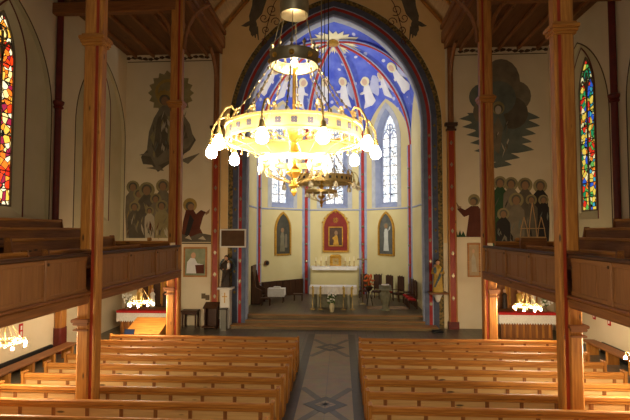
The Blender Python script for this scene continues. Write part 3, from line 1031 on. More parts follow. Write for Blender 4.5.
def chandelier(loc, label, lit):
    """big crown chandelier; loc is the middle of the ring band"""
    t = thing('crown_chandelier', loc, label, 'chandelier')
    c = Vector(loc)
    R, n = 0.70, 48
    mb = MB()
    prof = [(R - .012, -.075), (R + .02, -.085), (R + .02, -.06), (R + .006, -.055), (R + .006, .055), (R + .02, .06), (R + .02, .085), (R - .012, .075), (R - .012, -.075)]
    vs, fs = [], []
    for r, z in prof:
        for j in range(n):
            a = 2 * PI * j / n
            vs.append(c + Vector((r * math.cos(a), r * math.sin(a), z)))
    for i in range(len(prof) - 1):
        for j in range(n):
            fs.append((i * n + j, i * n + (j + 1) % n, (i + 1) * n + (j + 1) % n, (i + 1) * n + j))
    mb.add(vs, fs)
    band = mb.build('ring_band', BRASS, t, smooth=True)
    mb = MB()
    for j in range(30):
        a = 2 * PI * j / 30
        nn = Vector((math.cos(a), math.sin(a), 0))
        tt = Vector((-nn.y, nn.x, 0))
        mb = MB()
        quatre(mb, c + nn * (R + .009), .032, nn, tt, 0)
        mb.build('quatrefoil_piercing', HOLE, band)
    mb = MB()                                 # pendant drops under the ring
    for j in range(40):
        a = 2 * PI * j / 40
        MB().lathe([(.004, -.06), (.014, -.045), (.006, -.02), (.01, .0)], c + Vector((R * math.cos(a), R * math.sin(a), -.085)), 6).build('pendant_drop', BRASS, band)
    for j in range(20):                       # trefoil finials on the top edge
        a = 2 * PI * (j + .5) / 20
        p = c + Vector((R * math.cos(a), R * math.sin(a), .085))
        mb = MB().tube([p, p + Vector((0, 0, .05))], .008, 6).ball(p + Vector((0, 0, .07)), .018, 8)
        for e in (-1, 1):
            mb.ball(p + Vector((-math.sin(a) * .022 * e, math.cos(a) * .022 * e, .045)), .014, 6)
        mb.build('finial', BRASS, t, smooth=True)
    for j in range(10):                       # curved arms with hanging globes
        a = math.radians(-90 - 13 + 36 * j)
        d = Vector((math.cos(a), math.sin(a), 0))
        prof = [(R + .0, .0), (R + .01, .10), (R - .01, .15), (R + .03, .19), (R + .09, .165), (R + .13, .10), (R + .158, .04), (R + .16, -.03)]
        pts = [c + d * r + Vector((0, 0, z)) for r, z in prof]
        arm = MB().tube(pts, .011, 8).build('arm', BRASS, t, smooth=True)
        p = c + d * (R + .16)
        MB().lathe([(.012, .0), (.022, -.01), (.03, -.05), (.036, -.075), (.03, -.08)], p + Vector((0, 0, -.03)), 12).build('socket', BRASS, arm, smooth=True)
        prof = [(.018, -.085), (.03, -.1), (.05, -.13), (.058, -.165), (.05, -.2), (.03, -.218), (.004, -.224)]
        MB().lathe(prof, p + Vector((0, 0, -.02)), 14).build('bulb', BULBON if lit else BULBOFF, t, smooth=True)
    # middle stem with turned bowls
    mb = MB()
    mb.lathe([(.004, -.64), (.02, -.62), (.03, -.59), (.018, -.56), (.05, -.53), (.03, -.49), (.02, -.45), (.055, -.42), (.085, -.39), (.08, -.36), (.03, -.33),
              (.022, -.24), (.03, -.2), (.06, -.17), (.035, -.12), (.025, -.08), (.08, -.04), (.11, .02), (.12, .05), (.05, .07), (.02, .1), (.018, .72)], c, 18)
    mb.build('turned_stem', GILT, t, smooth=True)
    for j in range(5):
        a = 2 * PI * j / 5 + .3
        d = Vector((math.cos(a), math.sin(a), 0))
        MB().tube([c + d * .03 + Vector((0, 0, -.06)), c + d * .3 + Vector((0, 0, -.02)), c + d * .69 + Vector((0, 0, -.06))], .01, 6).build('spoke', BRASS, t, smooth=True)
    r4, z4 = .36, -.27                        # lower basket ring hung under the stem
    mb = MB()
    vs, fs = [], []
    for r, z in ((r4 - .008, -.03), (r4 + .008, -.03), (r4 + .008, .03), (r4 - .008, .03), (r4 - .008, -.03)):
        for j in range(30):
            a = 2 * PI * j / 30
            vs.append(c + Vector((r * math.cos(a), r * math.sin(a), z + z4)))
    for i in range(4):
        for j in range(30):
            fs.append((i * 30 + j, i * 30 + (j + 1) % 30, (i + 1) * 30 + (j + 1) % 30, (i + 1) * 30 + j))
    lowr = mb.add(vs, fs).build('basket_ring', BRASS, t, smooth=True)
    for j in range(12):
        a = 2 * PI * j / 12
        d = Vector((math.cos(a), math.sin(a), 0))
        MB().tube([c + d * (r4 - .005) + Vector((0, 0, z4 + .03)), c + d * .5 + Vector((0, 0, -.14)), c + d * .69 + Vector((0, 0, -.08))], .006, 5).build('hanging_chain', BRASS, lowr)
        MB().tube([c + d * r4 + Vector((0, 0, z4 - .03)), c + d * .26 + Vector((0, 0, z4 - .16)), c + d * .05 + Vector((0, 0, -.5))], .006, 5).build('basket_wire', BRASS, lowr)
        MB().lathe([(.004, -.11), (.022, -.08), (.026, -.05), (.01, -.01), (.006, 0)], c + d * r4 + Vector((0, 0, z4 - .03)), 8).build('glass_drop', BULBOFF, lowr, smooth=True)
    # upper crown
    r2, z2 = .25, .80
    mb = MB()
    prof = [(r2 - .01, -.06), (r2 + .012, -.066), (r2 + .003, -.045), (r2 + .003, .045), (r2 + .012, .066), (r2 - .01, .06), (r2 - .01, -.06)]
    vs, fs = [], []
    n2 = 30
    for r, z in prof:
        for j in range(n2):
            a = 2 * PI * j / n2
            vs.append(c + Vector((r * math.cos(a), r * math.sin(a), z + z2)))
    for i in range(len(prof) - 1):
        for j in range(n2):
            fs.append((i * n2 + j, i * n2 + (j + 1) % n2, (i + 1) * n2 + (j + 1) % n2, (i + 1) * n2 + j))
    mb.add(vs, fs)
    cr = mb.build('upper_crown', BRASSD, t, smooth=True)
    mb = MB()
    for j in range(12):
        a = 2 * PI * j / 12
        p = c + Vector((r2 * math.cos(a), r2 * math.sin(a), z2 + .066))
        MB().lathe([(.02, 0), (.008, .03), (.022, .05), (.004, .09)], p, 6).build('cresting', BRASSD, cr)
    mb = MB()
    for j in range(8):
        a = 2 * PI * j / 8
        MB().ball(c + Vector(((r2 + .006) * math.cos(a), (r2 + .006) * math.sin(a), z2)), .03, 8).build('medallion', GILT, cr, smooth=True)
    MB().ball(c + Vector((0, 0, z2 - .03)), .035, 10).build('crown_bulb', BULBSM if lit else BULBOFF, t, smooth=True)
    for j in range(10):                       # chains from ring to crown
        a = 2 * PI * (j + .5) / 10
        p0 = c + Vector((R * math.cos(a), R * math.sin(a), .085))
        p1 = c + Vector((r2 * math.cos(a), r2 * math.sin(a), z2 - .06))
        mb = MB().tube([p0, p0.lerp(p1, .5) - Vector((0, 0, .03)), p1], .006, 5)
        for q in range(9):
            f = (q + .5) / 9
            mb.ball(p0.lerp(p1, f) - Vector((0, 0, .03 * (1 - abs(2 * f - 1)))), .014, 6, 0, 1.3)
        mb.build('chain', BRASSD, t)
    # top crown and rods
    r3, z3 = .15, 1.40
    mb = MB().lathe([(r3 - .02, -.12), (r3, -.11), (r3 + .006, .0), (r3 - .01, .1), (r3 + .02, .13), (.05, .16), (.03, .24)], c + Vector((0, 0, z3)), 20)
    mb.build('top_crown', BRASSD, t, smooth=True)
    for j in range(6):
        a = 2 * PI * (j + .5) / 6
        MB().tube([c + Vector((r2 * math.cos(a), r2 * math.sin(a), z2 + .06)), c + Vector(((r3 - .01) * math.cos(a), (r3 - .01) * math.sin(a), z3 - .1))], .005, 5).build('rod', BRASSD, t)
    MB().tube([c + Vector((0, 0, z3 + .15)), Vector((c.x, c.y, 19.2))], .012, 6).build('suspension_rod', BRASSD, t)
    return t


chandelier((-.04, 4.72, 5.80), 'large lit brass crown chandelier hanging nearest, glowing globes round its ring', True)
chandelier((0, 10.5, 5.98), 'unlit crown chandelier hanging beyond the lit one, above the aisle', False)


def small_chandelier(loc, label):
    t = thing('small_chandelier', loc, label, 'chandelier', 'small chandeliers under the galleries')
    c = Vector(loc)
    mb = MB().lathe([(.004, -.12), (.03, -.1), (.015, -.06), (.05, -.03), (.02, 0), (.015, .5), (.05, .52), (.06, .6), (.01, .66)], c, 12)
    mb.build('stem', BRASS, t, smooth=True)
    for j in range(8):
        a = 2 * PI * j / 8 + .2
        d = Vector((math.cos(a), math.sin(a), 0))
        arm = MB().tube([c + Vector((0, 0, .04)), c + d * .2 + Vector((0, 0, -.03)), c + d * .36 + Vector((0, 0, .04)), c + d * .4 + Vector((0, 0, .1)), c + d * .44 + Vector((0, 0, .05)), c + d * .44 + Vector((0, 0, .0))], .01, 6)
        arm = arm.build('arm', BRASS, t, smooth=True)
        MB().ball(c + d * .44 + Vector((0, 0, -.05)), .031, 10, 0, 1.25).build('bulb', BULBSM, t, smooth=True)
        MB().tube([c + d * .36 + Vector((0, 0, .06)), c + Vector((d.x * .05, d.y * .05, .55))], .006, 5).build('chain', BRASS, t)
    mb = MB()
    n = 24
    for z0, z1, r in ((.02, .07, .36),):
        vs = [c + Vector((r * math.cos(2 * PI * j / n), r * math.sin(2 * PI * j / n), z)) for z in (z0, z1) for j in range(n)]
        mb.add(vs, [(j, (j + 1) % n, n + (j + 1) % n, n + j) for j in range(n)])
    mb.build('ring_band', BRASS, t)
    MB().tube([c + Vector((0, 0, .62)), Vector((c.x, c.y, 3.22))], .008, 6).build('rod', BRASS, t)
    return t


small_chandelier((-7.0, 16.7, 2.12), 'lit small brass chandelier under the left gallery, before the side altar')
small_chandelier((-7.45, 10.4, 2.15), 'lit small brass chandelier at the left edge, low over the wall bench')
small_chandelier((7.0, 16.6, 2.12), 'lit small brass chandelier under the right gallery, before the side altar')
small_chandelier((7.25, 10.6, 1.98), 'lit small brass chandelier at the right edge, low over the pews')

# cable hanging beside the second chandelier's rod
tag(MB().tube([(.1, 9.5, 7.6), (.2, 9.5, 19.2)], .008, 5).tube([(.19, 9.5, 6.9), (.2, 9.5, 12), (.2, 9.5, 19.2)], .012, 5).build('hanging_cable', IRON, origin=(.2, 9.5, 6.9)),
    'thin dark cable hanging beside the unlit chandelier', 'cable')


# ================================================================== MURALS
def flat(name, polys, mats, parent=None, y=EY, d=.006, step=.0007, origin=None):
    """paint shapes given in photograph pixels, laid on the wall plane at y; later ones lie over earlier ones"""
    mb = MB()
    for k, (pts, m) in enumerate(polys):
        w = [at(px, py, 'y', y) for px, py in pts]
        mb.prism([(p.x, p.z) for p in w], 'y', y - d - step * (k + 1), y - .001, m)
    return mb.build(name, mats, parent, origin=origin or (0, 0, 0))


def disc(cx, cy, r, n=16, ry=None):
    return [(cx + r * math.cos(2 * PI * k / n), cy + (ry or r) * math.sin(2 * PI * k / n)) for k in range(n)]


P_GREY = M('grey_mural_paint', (112, 102, 84), (136, 124, 102), 2, (1, 1, 1), 0.9)
P_DGREY = M('dark_mural_paint', (88, 80, 66), (108, 98, 82), 2, (1, 1, 1), 0.9)
P_OLIVE = M('olive_mural_paint', (138, 124, 84), (158, 144, 102), 2, (1, 1, 1), 0.9)
P_GOLD = M('gold_mural_paint', (158, 128, 66), (178, 148, 84), 2, (1, 1, 1), 0.9)
P_SKIN = M('flesh_mural_paint', (150, 116, 84), None, rough=0.9)
P_BROWN = M('brown_mural_paint', (84, 42, 30), (104, 54, 38), 2, (1, 1, 1), 0.9)
P_GREEN = M('green_mural_paint', (46, 70, 44), (62, 88, 56), 2, (1, 1, 1), 0.9)
P_BLACK = M('black_mural_paint', (46, 42, 40), None, rough=0.9)
P_LIGHT = M('pale_mural_paint', (176, 164, 140), (194, 182, 156), 2, (1, 1, 1), 0.9)
P_SLATE = M('slate_green_mural_paint', (96, 102, 92), (116, 120, 108), 2, (1, 1, 1), 0.9)
MURAL = [P_GREY, P_DGREY, P_OLIVE, P_GOLD, P_SKIN, P_BROWN, P_GREEN, P_BLACK, P_LIGHT, P_SLATE]


def mural(name, label, base, parts):
    t = thing(name, base, label, 'mural')
    n = 0
    for pn, polys in parts:
        flat(pn, polys, MURAL, t, d=.006 + .0007 * n)
        n += len(polys)
    return t


def saint(cx, hy, w, by, robe, hair=7, halo=3, fold=None):
    """a standing painted saint: halo, robe, head, hair"""
    hr = w * .30
    polys = [(disc(cx, hy, hr * 1.55), halo),
             ([(cx - w * .16, hy + hr * .8), (cx - w * .5, hy + hr * 2.2), (cx - w * .55, (hy + by) / 2), (cx - w * .48, by), (cx + w * .48, by), (cx + w * .55, (hy + by) / 2),
               (cx + w * .5, hy + hr * 2.2), (cx + w * .16, hy + hr * .8)], robe),
             (disc(cx, hy - hr * .1, hr * 1.02), hair), (disc(cx, hy + hr * .15, hr * .72, 12, hr * .9), 4)]
    if fold is not None:
        polys += [([(cx - w * .1, hy + hr * 2), (cx + w * .12, hy + hr * 2.3), (cx + w * .3, by - 2), (cx + w * .02, by - 1)], fold),
                  ([(cx - w * .4, hy + hr * 3), (cx - w * .3, hy + hr * 3), (cx - w * .22, by - 1), (cx - w * .36, by - 1)], fold)]
    return polys


def folds(x0, y0, x1, y1, n, cols, seed, ln=12):
    """many small painted drapery strokes inside a box"""
    rr = random.Random(seed)
    out = []
    for _ in range(n):
        x, y = rr.uniform(x0, x1), rr.uniform(y0, y1)
        l, w, a = rr.uniform(.5, 1) * ln, rr.uniform(.5, 1.3), rr.uniform(-.5, .5)
        dx, dy = math.sin(a) * l / 2, math.cos(a) * l / 2
        out.append(([(x - dx, y - dy), (x + w, y - w), (x + dx, y + dy), (x - w, y + w)], rr.choice(cols)))
    return out


# left: lady in a sunburst on a cloud
cx, cy = 171, 93
star = []
for k in range(36):
    r = 23 if k % 2 == 0 else 19.5
    star.append((cx + r * math.cos(2 * PI * k / 36), cy + r * math.sin(2 * PI * k / 36)))
mural('sunburst_mural', 'wall painting of a crowned lady on a cloud before a spiked sunburst, upper left', at(170, 172, 'y', EY), [
    ('sunburst', [(star, 2), (disc(cx - 3, cy - 1, 13), 3), (disc(cx - 3, cy - 1, 10), 2)]),
    ('cloud', [([(141, 157), (147, 150), (156, 140), (190, 130), (196, 140), (190, 150), (178, 158), (166, 166), (158, 172), (152, 165), (143, 164)], 1),
               ([(139, 155), (150, 152), (152, 157)], 0), ([(146, 168), (160, 166), (164, 171)], 0), ([(180, 160), (200, 153), (188, 164)], 0)]),
    ('robe', [([(160, 108), (154, 118), (149, 132), (147, 150), (156, 167), (170, 160), (188, 148), (194, 140), (190, 124), (182, 112), (174, 105), (166, 103)], 0),
              ([(158, 118), (164, 112), (170, 122), (166, 150), (157, 158), (152, 146)], 1), ([(176, 112), (184, 122), (188, 138), (178, 140)], 1),
              ([(168, 116), (172, 116), (172, 146), (168, 146)], 2), ([(150, 137), (156, 128), (154, 146)], 2)] + folds(153, 112, 185, 156, 44, [0, 1, 2, 8, 9, 1], 3)),
    ('head', [(disc(165, 98, 7.5), 3), (disc(165, 100, 5.4), 1), (disc(165, 101, 3.4, 12, 4.4), 4), ([(160, 95), (161, 90), (163, 93), (165, 89), (167, 93), (170, 90), (170, 95)], 3)]),
])
pol = []
for cx, hy, w, rb, fd in ((133, 187, 14, 0, 2), (163, 186, 15, 0, 1), (139, 194, 12, 2, 0), (147, 190, 17, 1, 2), (156, 199, 12, 0, 8), (162, 206, 13, 2, 0), (135, 207, 12, 1, 2), (150, 211, 9, 8, 1)):
    pol.append(('saint', saint(cx, hy, w, 238, rb, 1, 2, None) + folds(cx - w * .4, hy + w, cx + w * .4, 234, 9, [0, 1, 2, 3, 8, 5, 1], int(cx), 14)))
mural('saints_mural', 'wall painting of a crowd of haloed saints above the left gallery end', at(150, 238, 'y', EY), pol)
mural('kneeling_monk_mural', 'wall painting of a kneeling monk in brown habit reaching out, above the left framed picture', at(194, 242, 'y', EY), [
    ('halo', [(disc(190, 205, 7), 3)]),
    ('habit', [([(186, 210), (183, 222), (181, 240), (206, 240), (200, 228), (203, 217), (206, 212), (201, 210), (196, 214), (193, 209)], 5),
               ([(190, 214), (194, 220), (188, 238), (184, 238)], 7)]),
    ('head', [(disc(190, 206, 4.4), 1), (disc(191, 207, 3.2), 4), ([(205, 213), (210, 209), (209, 213), (206, 215)], 4)]),
    ('ground', [([(182, 234), (190, 237), (200, 233), (211, 235), (211, 242), (181, 242)], 1), ([(185, 238), (189, 235), (192, 240)], 8), ([(198, 239), (203, 236), (206, 240)], 8)]),
])
# right: figure in dark clouds
spikes = []
for x0, x1, yy in ((459, 540, 118), (462, 540, 126), (466, 536, 134), (470, 532, 142), (474, 534, 150), (480, 520, 158), (486, 512, 165)):
    spikes.append(([(x0, yy + 1), (x0 + 10, yy - 3), (x0 + 8, yy - 5), (x1 - 12, yy - 6), (x1 - 3, yy - 2), (x1, yy), (x1 - 16, yy + 3), (x0 + 14, yy + 4)], 9))
mural('cloud_mural', 'wall painting of a lady standing in billowing dark clouds, upper right', at(500, 168, 'y', EY), [
    ('streaks', spikes),
    ('billows', [(disc(501, 82, 19, 20, 23), 0), (disc(482, 97, 13, 18), 9), (disc(516, 96, 15, 18), 0), (disc(486, 112, 13, 18), 0), (disc(512, 113, 16, 18), 1), (disc(499, 98, 17, 18), 9)]),
    ('robe', [([(493, 114), (487, 128), (484, 142), (494, 160), (504, 160), (512, 142), (506, 122), (503, 113)], 9), ([(498, 116), (503, 128), (499, 154), (494, 150), (494, 126)], 0)] + folds(488, 122, 508, 156, 18, [0, 1, 9, 8], 9)),
    ('head', [(disc(498, 108, 6.5), 2), (disc(498, 109, 4.6), 1), (disc(498, 110, 3.2, 12, 4.2), 8)]),
])
pol = []
for cx, hy, w, rb, fd in ((500, 183, 15, 6, 0), (511, 184, 15, 0, 1), (525, 185, 16, 1, 0), (540, 186, 15, 7, 1), (516, 200, 16, 0, 9), (531, 200, 12, 1, 0), (543, 200, 11, 7, 1), (503, 214, 13, 7, None)):
    pol.append(('saint', saint(cx, hy, w, 246, rb, 1, 2, None) + folds(cx - w * .4, hy + w, cx + w * .4, 240, 7, [0, 1, 7, 9, rb], int(cx), 14)))
mural('people_mural', 'wall painting of a dark group of haloed people above the right gallery end', at(520, 246, 'y', EY), pol)
mural('monk_mural', 'wall painting of a brown-robed monk with raised arm beside the right pilaster', at(470, 237, 'y', EY), [
    ('halo', [(disc(474, 200, 6), 2)]),
    ('habit', [([(471, 206), (465, 210), (459, 207), (457, 209), (464, 217), (469, 215), (466, 237), (486, 237), (484, 214), (478, 206)], 5)]),
    ('head', [(disc(474, 201, 4), 1), (disc(473, 202, 3), 4), ([(456, 202), (459, 206), (462, 207), (458, 209)], 4)]),
    ('grass', [([(455, 237), (456, 229), (458, 236), (460, 230), (462, 237)], 6), ([(461, 237), (463, 231), (466, 237)], 6)]),
])
# arms and scrolls painted above the arch
for nm, sg, ox in (('left', 1, 250), ('right', -1, 418)):
    f = lambda pts: [(ox + sg * a, b) for a, b in pts]
    mural('angel_mural', 'dark painted angel wing and reaching hand above the %s shoulder of the arch' % nm, at(ox, 40, 'y', EY), [
        ('wing', [(f([(3, -4), (2, 6), (-1, 16), (0, 24), (5, 22), (12, 14), (16, 2), (18, -4)]), 1), (f([(-9, 26), (-3, 22), (2, 20), (1, 25), (-4, 27)]), 1)]),
        ('hand', [(f([(0, 20), (-1, 30), (3, 36), (7, 34), (7, 24), (5, 18)]), 1), (f([(0, 28), (1, 35), (3, 37), (3, 29)]), 1), (f([(3, 30), (5, 38), (6, 38), (6, 29)]), 1), (f([(6, 28), (8, 40), (9, 40), (8, 26)]), 1)]),
    ])
    t = thing('scroll_mural', at(ox + sg * 18, 46, 'y', EY), 'curling painted vine scrolls beside the %s angel above the arch' % nm, 'mural')
    mb = MB()
    for k in range(5):
        bx, by, rr = ((14, 18, 5), (22, 10, 6), (16, 30, 4), (26, 22, 5), (14, 42, 3.5))[k]
        pts = []
        for q in range(14):
            a = q * .6 + k
            r = rr * (1 - q / 17)
            pts.append(at(ox + sg * (bx + r * math.cos(a)), by + r * math.sin(a), 'y', EY - .03))
        mb.tube(pts, .022, 5)
    mb.tube([at(ox + sg * a, b, 'y', EY - .03) for a, b in ((12, 46), (15, 36), (17, 26), (20, 16), (24, 4), (30, -6))], .02, 5)
    mb.build('vine', P_BROWN, t)

# angels painted on the blue vault
def vault_angel(ci, s, tt, label, flip):
    i, j, ap = CELLS[ci]
    o = cell(i, j, s, tt, ap)
    up = (cell(i, j, s + .04, tt, ap) - cell(i, j, s - .04, tt, ap)).normalized()
    sd = (cell(i, j, s, tt + .04, ap) - cell(i, j, s, tt - .04, ap))
    sd = (sd - up * sd.dot(up)).normalized() * flip
    nr = up.cross(sd).normalized()
    ctr = Vector((0, 25.5, 9))
    if nr.dot(ctr - o) < 0:
        nr = -nr
    t = thing('vault_angel', o, label, 'mural', 'angels on the vault')
    def pl(nm, pts, mat, d):
        mb = MB()
        vs = [o + sd * (u * 1.15) + up * (v * 1.2) + nr * (.14 + d) for u, v in pts]
        n = len(vs)
        mb.add(vs + [p - nr * .05 for p in vs], [tuple(range(n)), tuple(range(n, 2 * n))[::-1]] + [(q, (q + 1) % n, n + (q + 1) % n, n + q) for q in range(n)])
        mb.build(nm, mat, t)
    pl('wing', [(-.15, .3), (-.4, .75), (-.62, .95), (-.72, .5), (-.62, .0), (-.5, -.45), (-.3, -.2), (-.1, .0)], P_WING, 0)
    pl('robe', [(-.12, .4), (.15, .42), (.3, .1), (.55, .05), (.5, -.05), (.28, -.05), (.35, -.5), (.55, -.85), (.1, -.8), (-.35, -.9), (-.2, -.3)], P_ROBE, .01)
    pl('halo', [(.05 + .27 * math.cos(q * PI / 6), .62 + .27 * math.sin(q * PI / 6)) for q in range(12)], CREAM, .02)
    pl('head', [(.07 + .15 * math.cos(q * PI / 5), .6 + .18 * math.sin(q * PI / 5)) for q in range(10)], P_FACE, .03)


P_FACE = M('pale_face_paint', (214, 180, 150), None, rough=.9)
P_WING = M('pale_wing_paint', (170, 176, 206), (196, 200, 222), 2, (1, 1, 1), 0.9)
P_ROBE = M('white_robe_paint', (220, 218, 218), (236, 234, 230), 2, (1, 1, 1), 0.9)
for ci, s, tt, lab, fl in ((0, .36, .86, 'in the left side bay', 1), (1, .22, .42, 'left apse bay, outer one', 1), (1, .3, .78, 'left apse bay, inner one', 1),
                           (2, .3, .28, 'middle bay, left one', 1), (2, .3, .72, 'middle bay, right one', -1), (3, .3, .22, 'right apse bay, inner one', -1), (3, .22, .58, 'right apse bay, outer one', -1),
                           (4, .36, .14, 'in the right side bay', -1)):
    vault_angel(ci, s, tt, 'white-robed angel painted on the blue vault, ' + lab, fl)

# ================================================================== CHANCEL FURNITURE
def wall_frame(i, z0, z1, w):
    p0, p1 = Vector(cor[i] + (0,)), Vector(cor[i + 1] + (0,))
    t = (p1 - p0).normalized()
    nrm = Vector((-t.y, t.x, 0))
    mid = (p0 + p1) / 2
    return lambda u, v, d: mid + t * u - nrm * d + Vector((0, 0, v))


def pointed_picture(i, label, zb, zs, za, w, rim, canvas, fig):
    mp = wall_frame(i, zb, za, w)
    t = thing('pointed_picture', mp(0, zb, 0.02), label, 'picture')
    mb = MB()
    arch_band(mb, mp, arch_pts(w, zb, zs, za), arch_pts(w, zb - .12, zs, za, 12, .12), 0.0, .09)
    mb.add([mp(-w, zb - .12, .09), mp(w, zb - .12, .09), mp(w, zb, .09), mp(-w, zb, .09)], [(0, 1, 2, 3)])
    mb.build('frame', rim, t)
    mb = MB()
    pts = arch_pts(w, zb, zs, za)
    n = len(pts)
    mb.add([mp(u, v, .04) for u, v in pts], [tuple(range(n))])
    mb.build('canvas', canvas, t)
    for nm, pts, m, d in fig:
        mb = MB()
        n = len(pts)
        mb.add([mp(u, v, d) for u, v in pts] + [mp(u, v, .041) for u, v in pts], [tuple(range(n))] + [(q, (q + 1) % n, n + (q + 1) % n, n + q) for q in range(n)])
        mb.build(nm, m, t)


def egg(cu, cv, r, ry=None, n=12):
    return [(cu + r * math.cos(2 * PI * k / n), cv + (ry or r) * math.sin(2 * PI * k / n)) for k in range(n)]


CANV_D = M('dark_canvas', (58, 56, 46), (78, 74, 60), 3, (1, 1, 1), 0.5)
CANV_G = M('slate_canvas', (78, 80, 76), (100, 102, 96), 3, (1, 1, 1), 0.5)
P_WHITE = M('white_robe_canvas', (192, 196, 186), (210, 212, 202), 3, (1, 1, 1), 0.6)
P_MID = M('olive_canvas', (110, 104, 80), (130, 124, 96), 3, (1, 1, 1), 0.6)
body = lambda cu, w, z0, z1: [(cu - w * .3, z1), (cu - w * .55, z1 - .25), (cu - w * .5, (z0 + z1) / 2), (cu - w * .7, z0), (cu + w * .7, z0), (cu + w * .5, (z0 + z1) / 2), (cu + w * .55, z1 - .25), (cu + w * .3, z1)]
pointed_picture(1, 'pointed dark painting on the left apse wall, faint figures in gold frame', 3.3, 4.9, 5.95, .55, GILT, CANV_D,
                [('figure', body(-.05, .3, 3.45, 4.7), P_MID, .047), ('cross_figure', body(.25, .16, 3.7, 4.6), P_GREY, .049), ('face', egg(-.05, 4.85, .13, .16), P_SKIN, .051)])
pointed_picture(3, 'pointed painting on the right apse wall, white-robed figure on dark ground', 3.3, 4.9, 5.95, .55, GILT, CANV_G,
                [('figure', body(0, .32, 3.5, 4.95), P_WHITE, .047), ('arm', [(.1, 4.75), (.32, 4.9), (.36, 5.1), (.28, 5.08), (.22, 4.92), (.08, 4.6)], P_WHITE, .049), ('face', egg(0, 5.12, .12, .16), P_SKIN, .051), ('halo', egg(0, 5.14, .2), P_MID, .046)])
# icon on the back wall
mp = wall_frame(2, 0, 0, 0)
t = thing('icon', mp(0.08, 3.4, .05), 'dark red arched icon frame with gilt centre above the high altar', 'icon')
IC = .08
mpi = lambda u, v, d: mp(u + IC, v, d)
mb = MB()
pts = arch_pts(.8, 3.45, 5.0, 6.2)
n = len(pts)
mb.add([mpi(u, v, .08) for u, v in pts] + [mpi(u, v, 0) for u, v in pts], [tuple(range(n))])
strip(mb, [mpi(u, v, .08) for u, v in pts], [mpi(u, v, 0) for u, v in pts], 0, True)
mb.build('backing', M('dark_red_velvet', (122, 36, 26), (140, 46, 32), 4, (1, 1, 1), .7), t)
mb = MB()
arch_band(mb, mpi, arch_pts(.8, 3.45, 5.0, 6.2), arch_pts(.8, 3.35, 5.0, 6.2, 12, .1), 0, .13)
mb.add([mpi(-.9, 3.35, .13), mpi(.9, 3.35, .13), mpi(.9, 3.45, .13), mpi(-.9, 3.45, .13)], [(0, 1, 2, 3)])
for e in range(9):
    a = PI * (e + 1) / 10
    mb.ball(mpi(.92 * math.cos(a), 5.1 + 1.0 * math.sin(a), .08), .07, 8)
mb.build('gilt_frame', GILT, t)
mb = MB()
for (u0, u1, v0, v1) in ((-.5, .5, 3.75, 3.82), (-.5, .5, 5.03, 5.1), (-.5, -.43, 3.75, 5.1), (.43, .5, 3.75, 5.1)):
    a, b = mpi(u0, v0, .13), mpi(u1, v1, .08)
    mb.box(min(a.x, b.x), max(a.x, b.x), min(a.y, b.y), max(a.y, b.y), v0, v1)
mb.build('inner_frame', GILT, t)
mb = MB().add([mpi(-.43, 3.82, .09), mpi(.43, 3.82, .09), mpi(.43, 5.03, .09), mpi(-.43, 5.03, .09)], [(0, 1, 2, 3)])
mb.build('picture', M('icon_dark', (66, 44, 30), (92, 64, 42), 4, (1, 1, 1), .5), t)
mb = MB()
for pts, d in ((body(.02, .28, 3.85, 4.5), .1), (egg(-.12, 4.3, .1), .12)):
    mb.add([mpi(u, v, d) for u, v in pts], [tuple(range(len(pts)))])
mb.build('gilt_robe', GILT, t)
mb = MB()
pts = egg(.03, 4.66, .12, .17)
mb.add([mpi(u, v, .11) for u, v in pts], [tuple(range(12))])
mb.build('face', P_SKIN, t)
mb = MB()
for k in range(10):
    a = 2 * PI * k / 10
    mb.tube([mpi(.05 * math.cos(a), 5.55 + .05 * math.sin(a), .1), mpi(.2 * math.cos(a), 5.55 + .2 * math.sin(a), .1)], .02, 5)
mb.build('gilt_star', GILT, t)

# high altar
YA = 31.0
t = thing('high_altar', (0.0, YA, PZ), 'pale yellow masonry high altar with white shelf against the apse wall', 'altar')
MB().box(-1.55, 1.55, YA - .35, YA + .5, PZ, 2.3).build('body', APSEW, t)
MB().bbox(-1.6, 1.6, YA - .5, YA + .5, 2.3, 2.42, .02).build('mensa', WHITEP, t)
mb = MB().box(-1.5, 1.5, YA - .54, YA - .5, 2.2, 2.43).box(-1.5, 1.5, YA - .54, YA + .1, 2.421, 2.435)
mb.build('altar_cloth', CLOTH, t)
t = thing('tabernacle', (.08, YA + .05, 2.44), 'small gilt tabernacle in the middle of the high altar shelf', 'tabernacle')
MB().bbox(-.3, .46, YA - .1, YA + .3, 2.44, 3.05, .03).build('cabinet', GILT, t)
MB().prism([(-.34, 3.05), (.5, 3.05), (.36, 3.2), (-.2, 3.2)], 'y', YA - .14, YA + .32).build('roof', GILT, t)
MB().bbox(-.12, .28, YA - .13, YA - .1, 2.54, 2.95, .01).build('door', BRASS, t)
MB().tube([(.08, YA - .15, 2.62), (.08, YA - .15, 2.88)], .015, 6).tube([(0, YA - .15, 2.79), (.16, YA - .15, 2.79)], .015, 6).build('cross', GILT, t)
for k, x in enumerate((-1.25, -.9, -.55, .72, 1.02, 1.32)):
    lab = 'thin brass candlestick with white candle on the high altar, %s from the left' % ORD[k]
    t = thing('candlestick', (x, YA - .2, 2.44), lab, 'candlestick', 'high altar candlesticks')
    MB().lathe([(.1, 0), (.09, .03), (.025, .06), (.03, .14), (.02, .2), (.03, .28), (.07, .32), (.02, .34)], (x, YA - .2, 2.44), 12).build('stem', BRASS, t, smooth=True)
    MB().tube([(x, YA - .2, 2.78), (x, YA - .2, 3.02 + .04 * (k % 3))], .022, 8).build('candle', WAX, t)

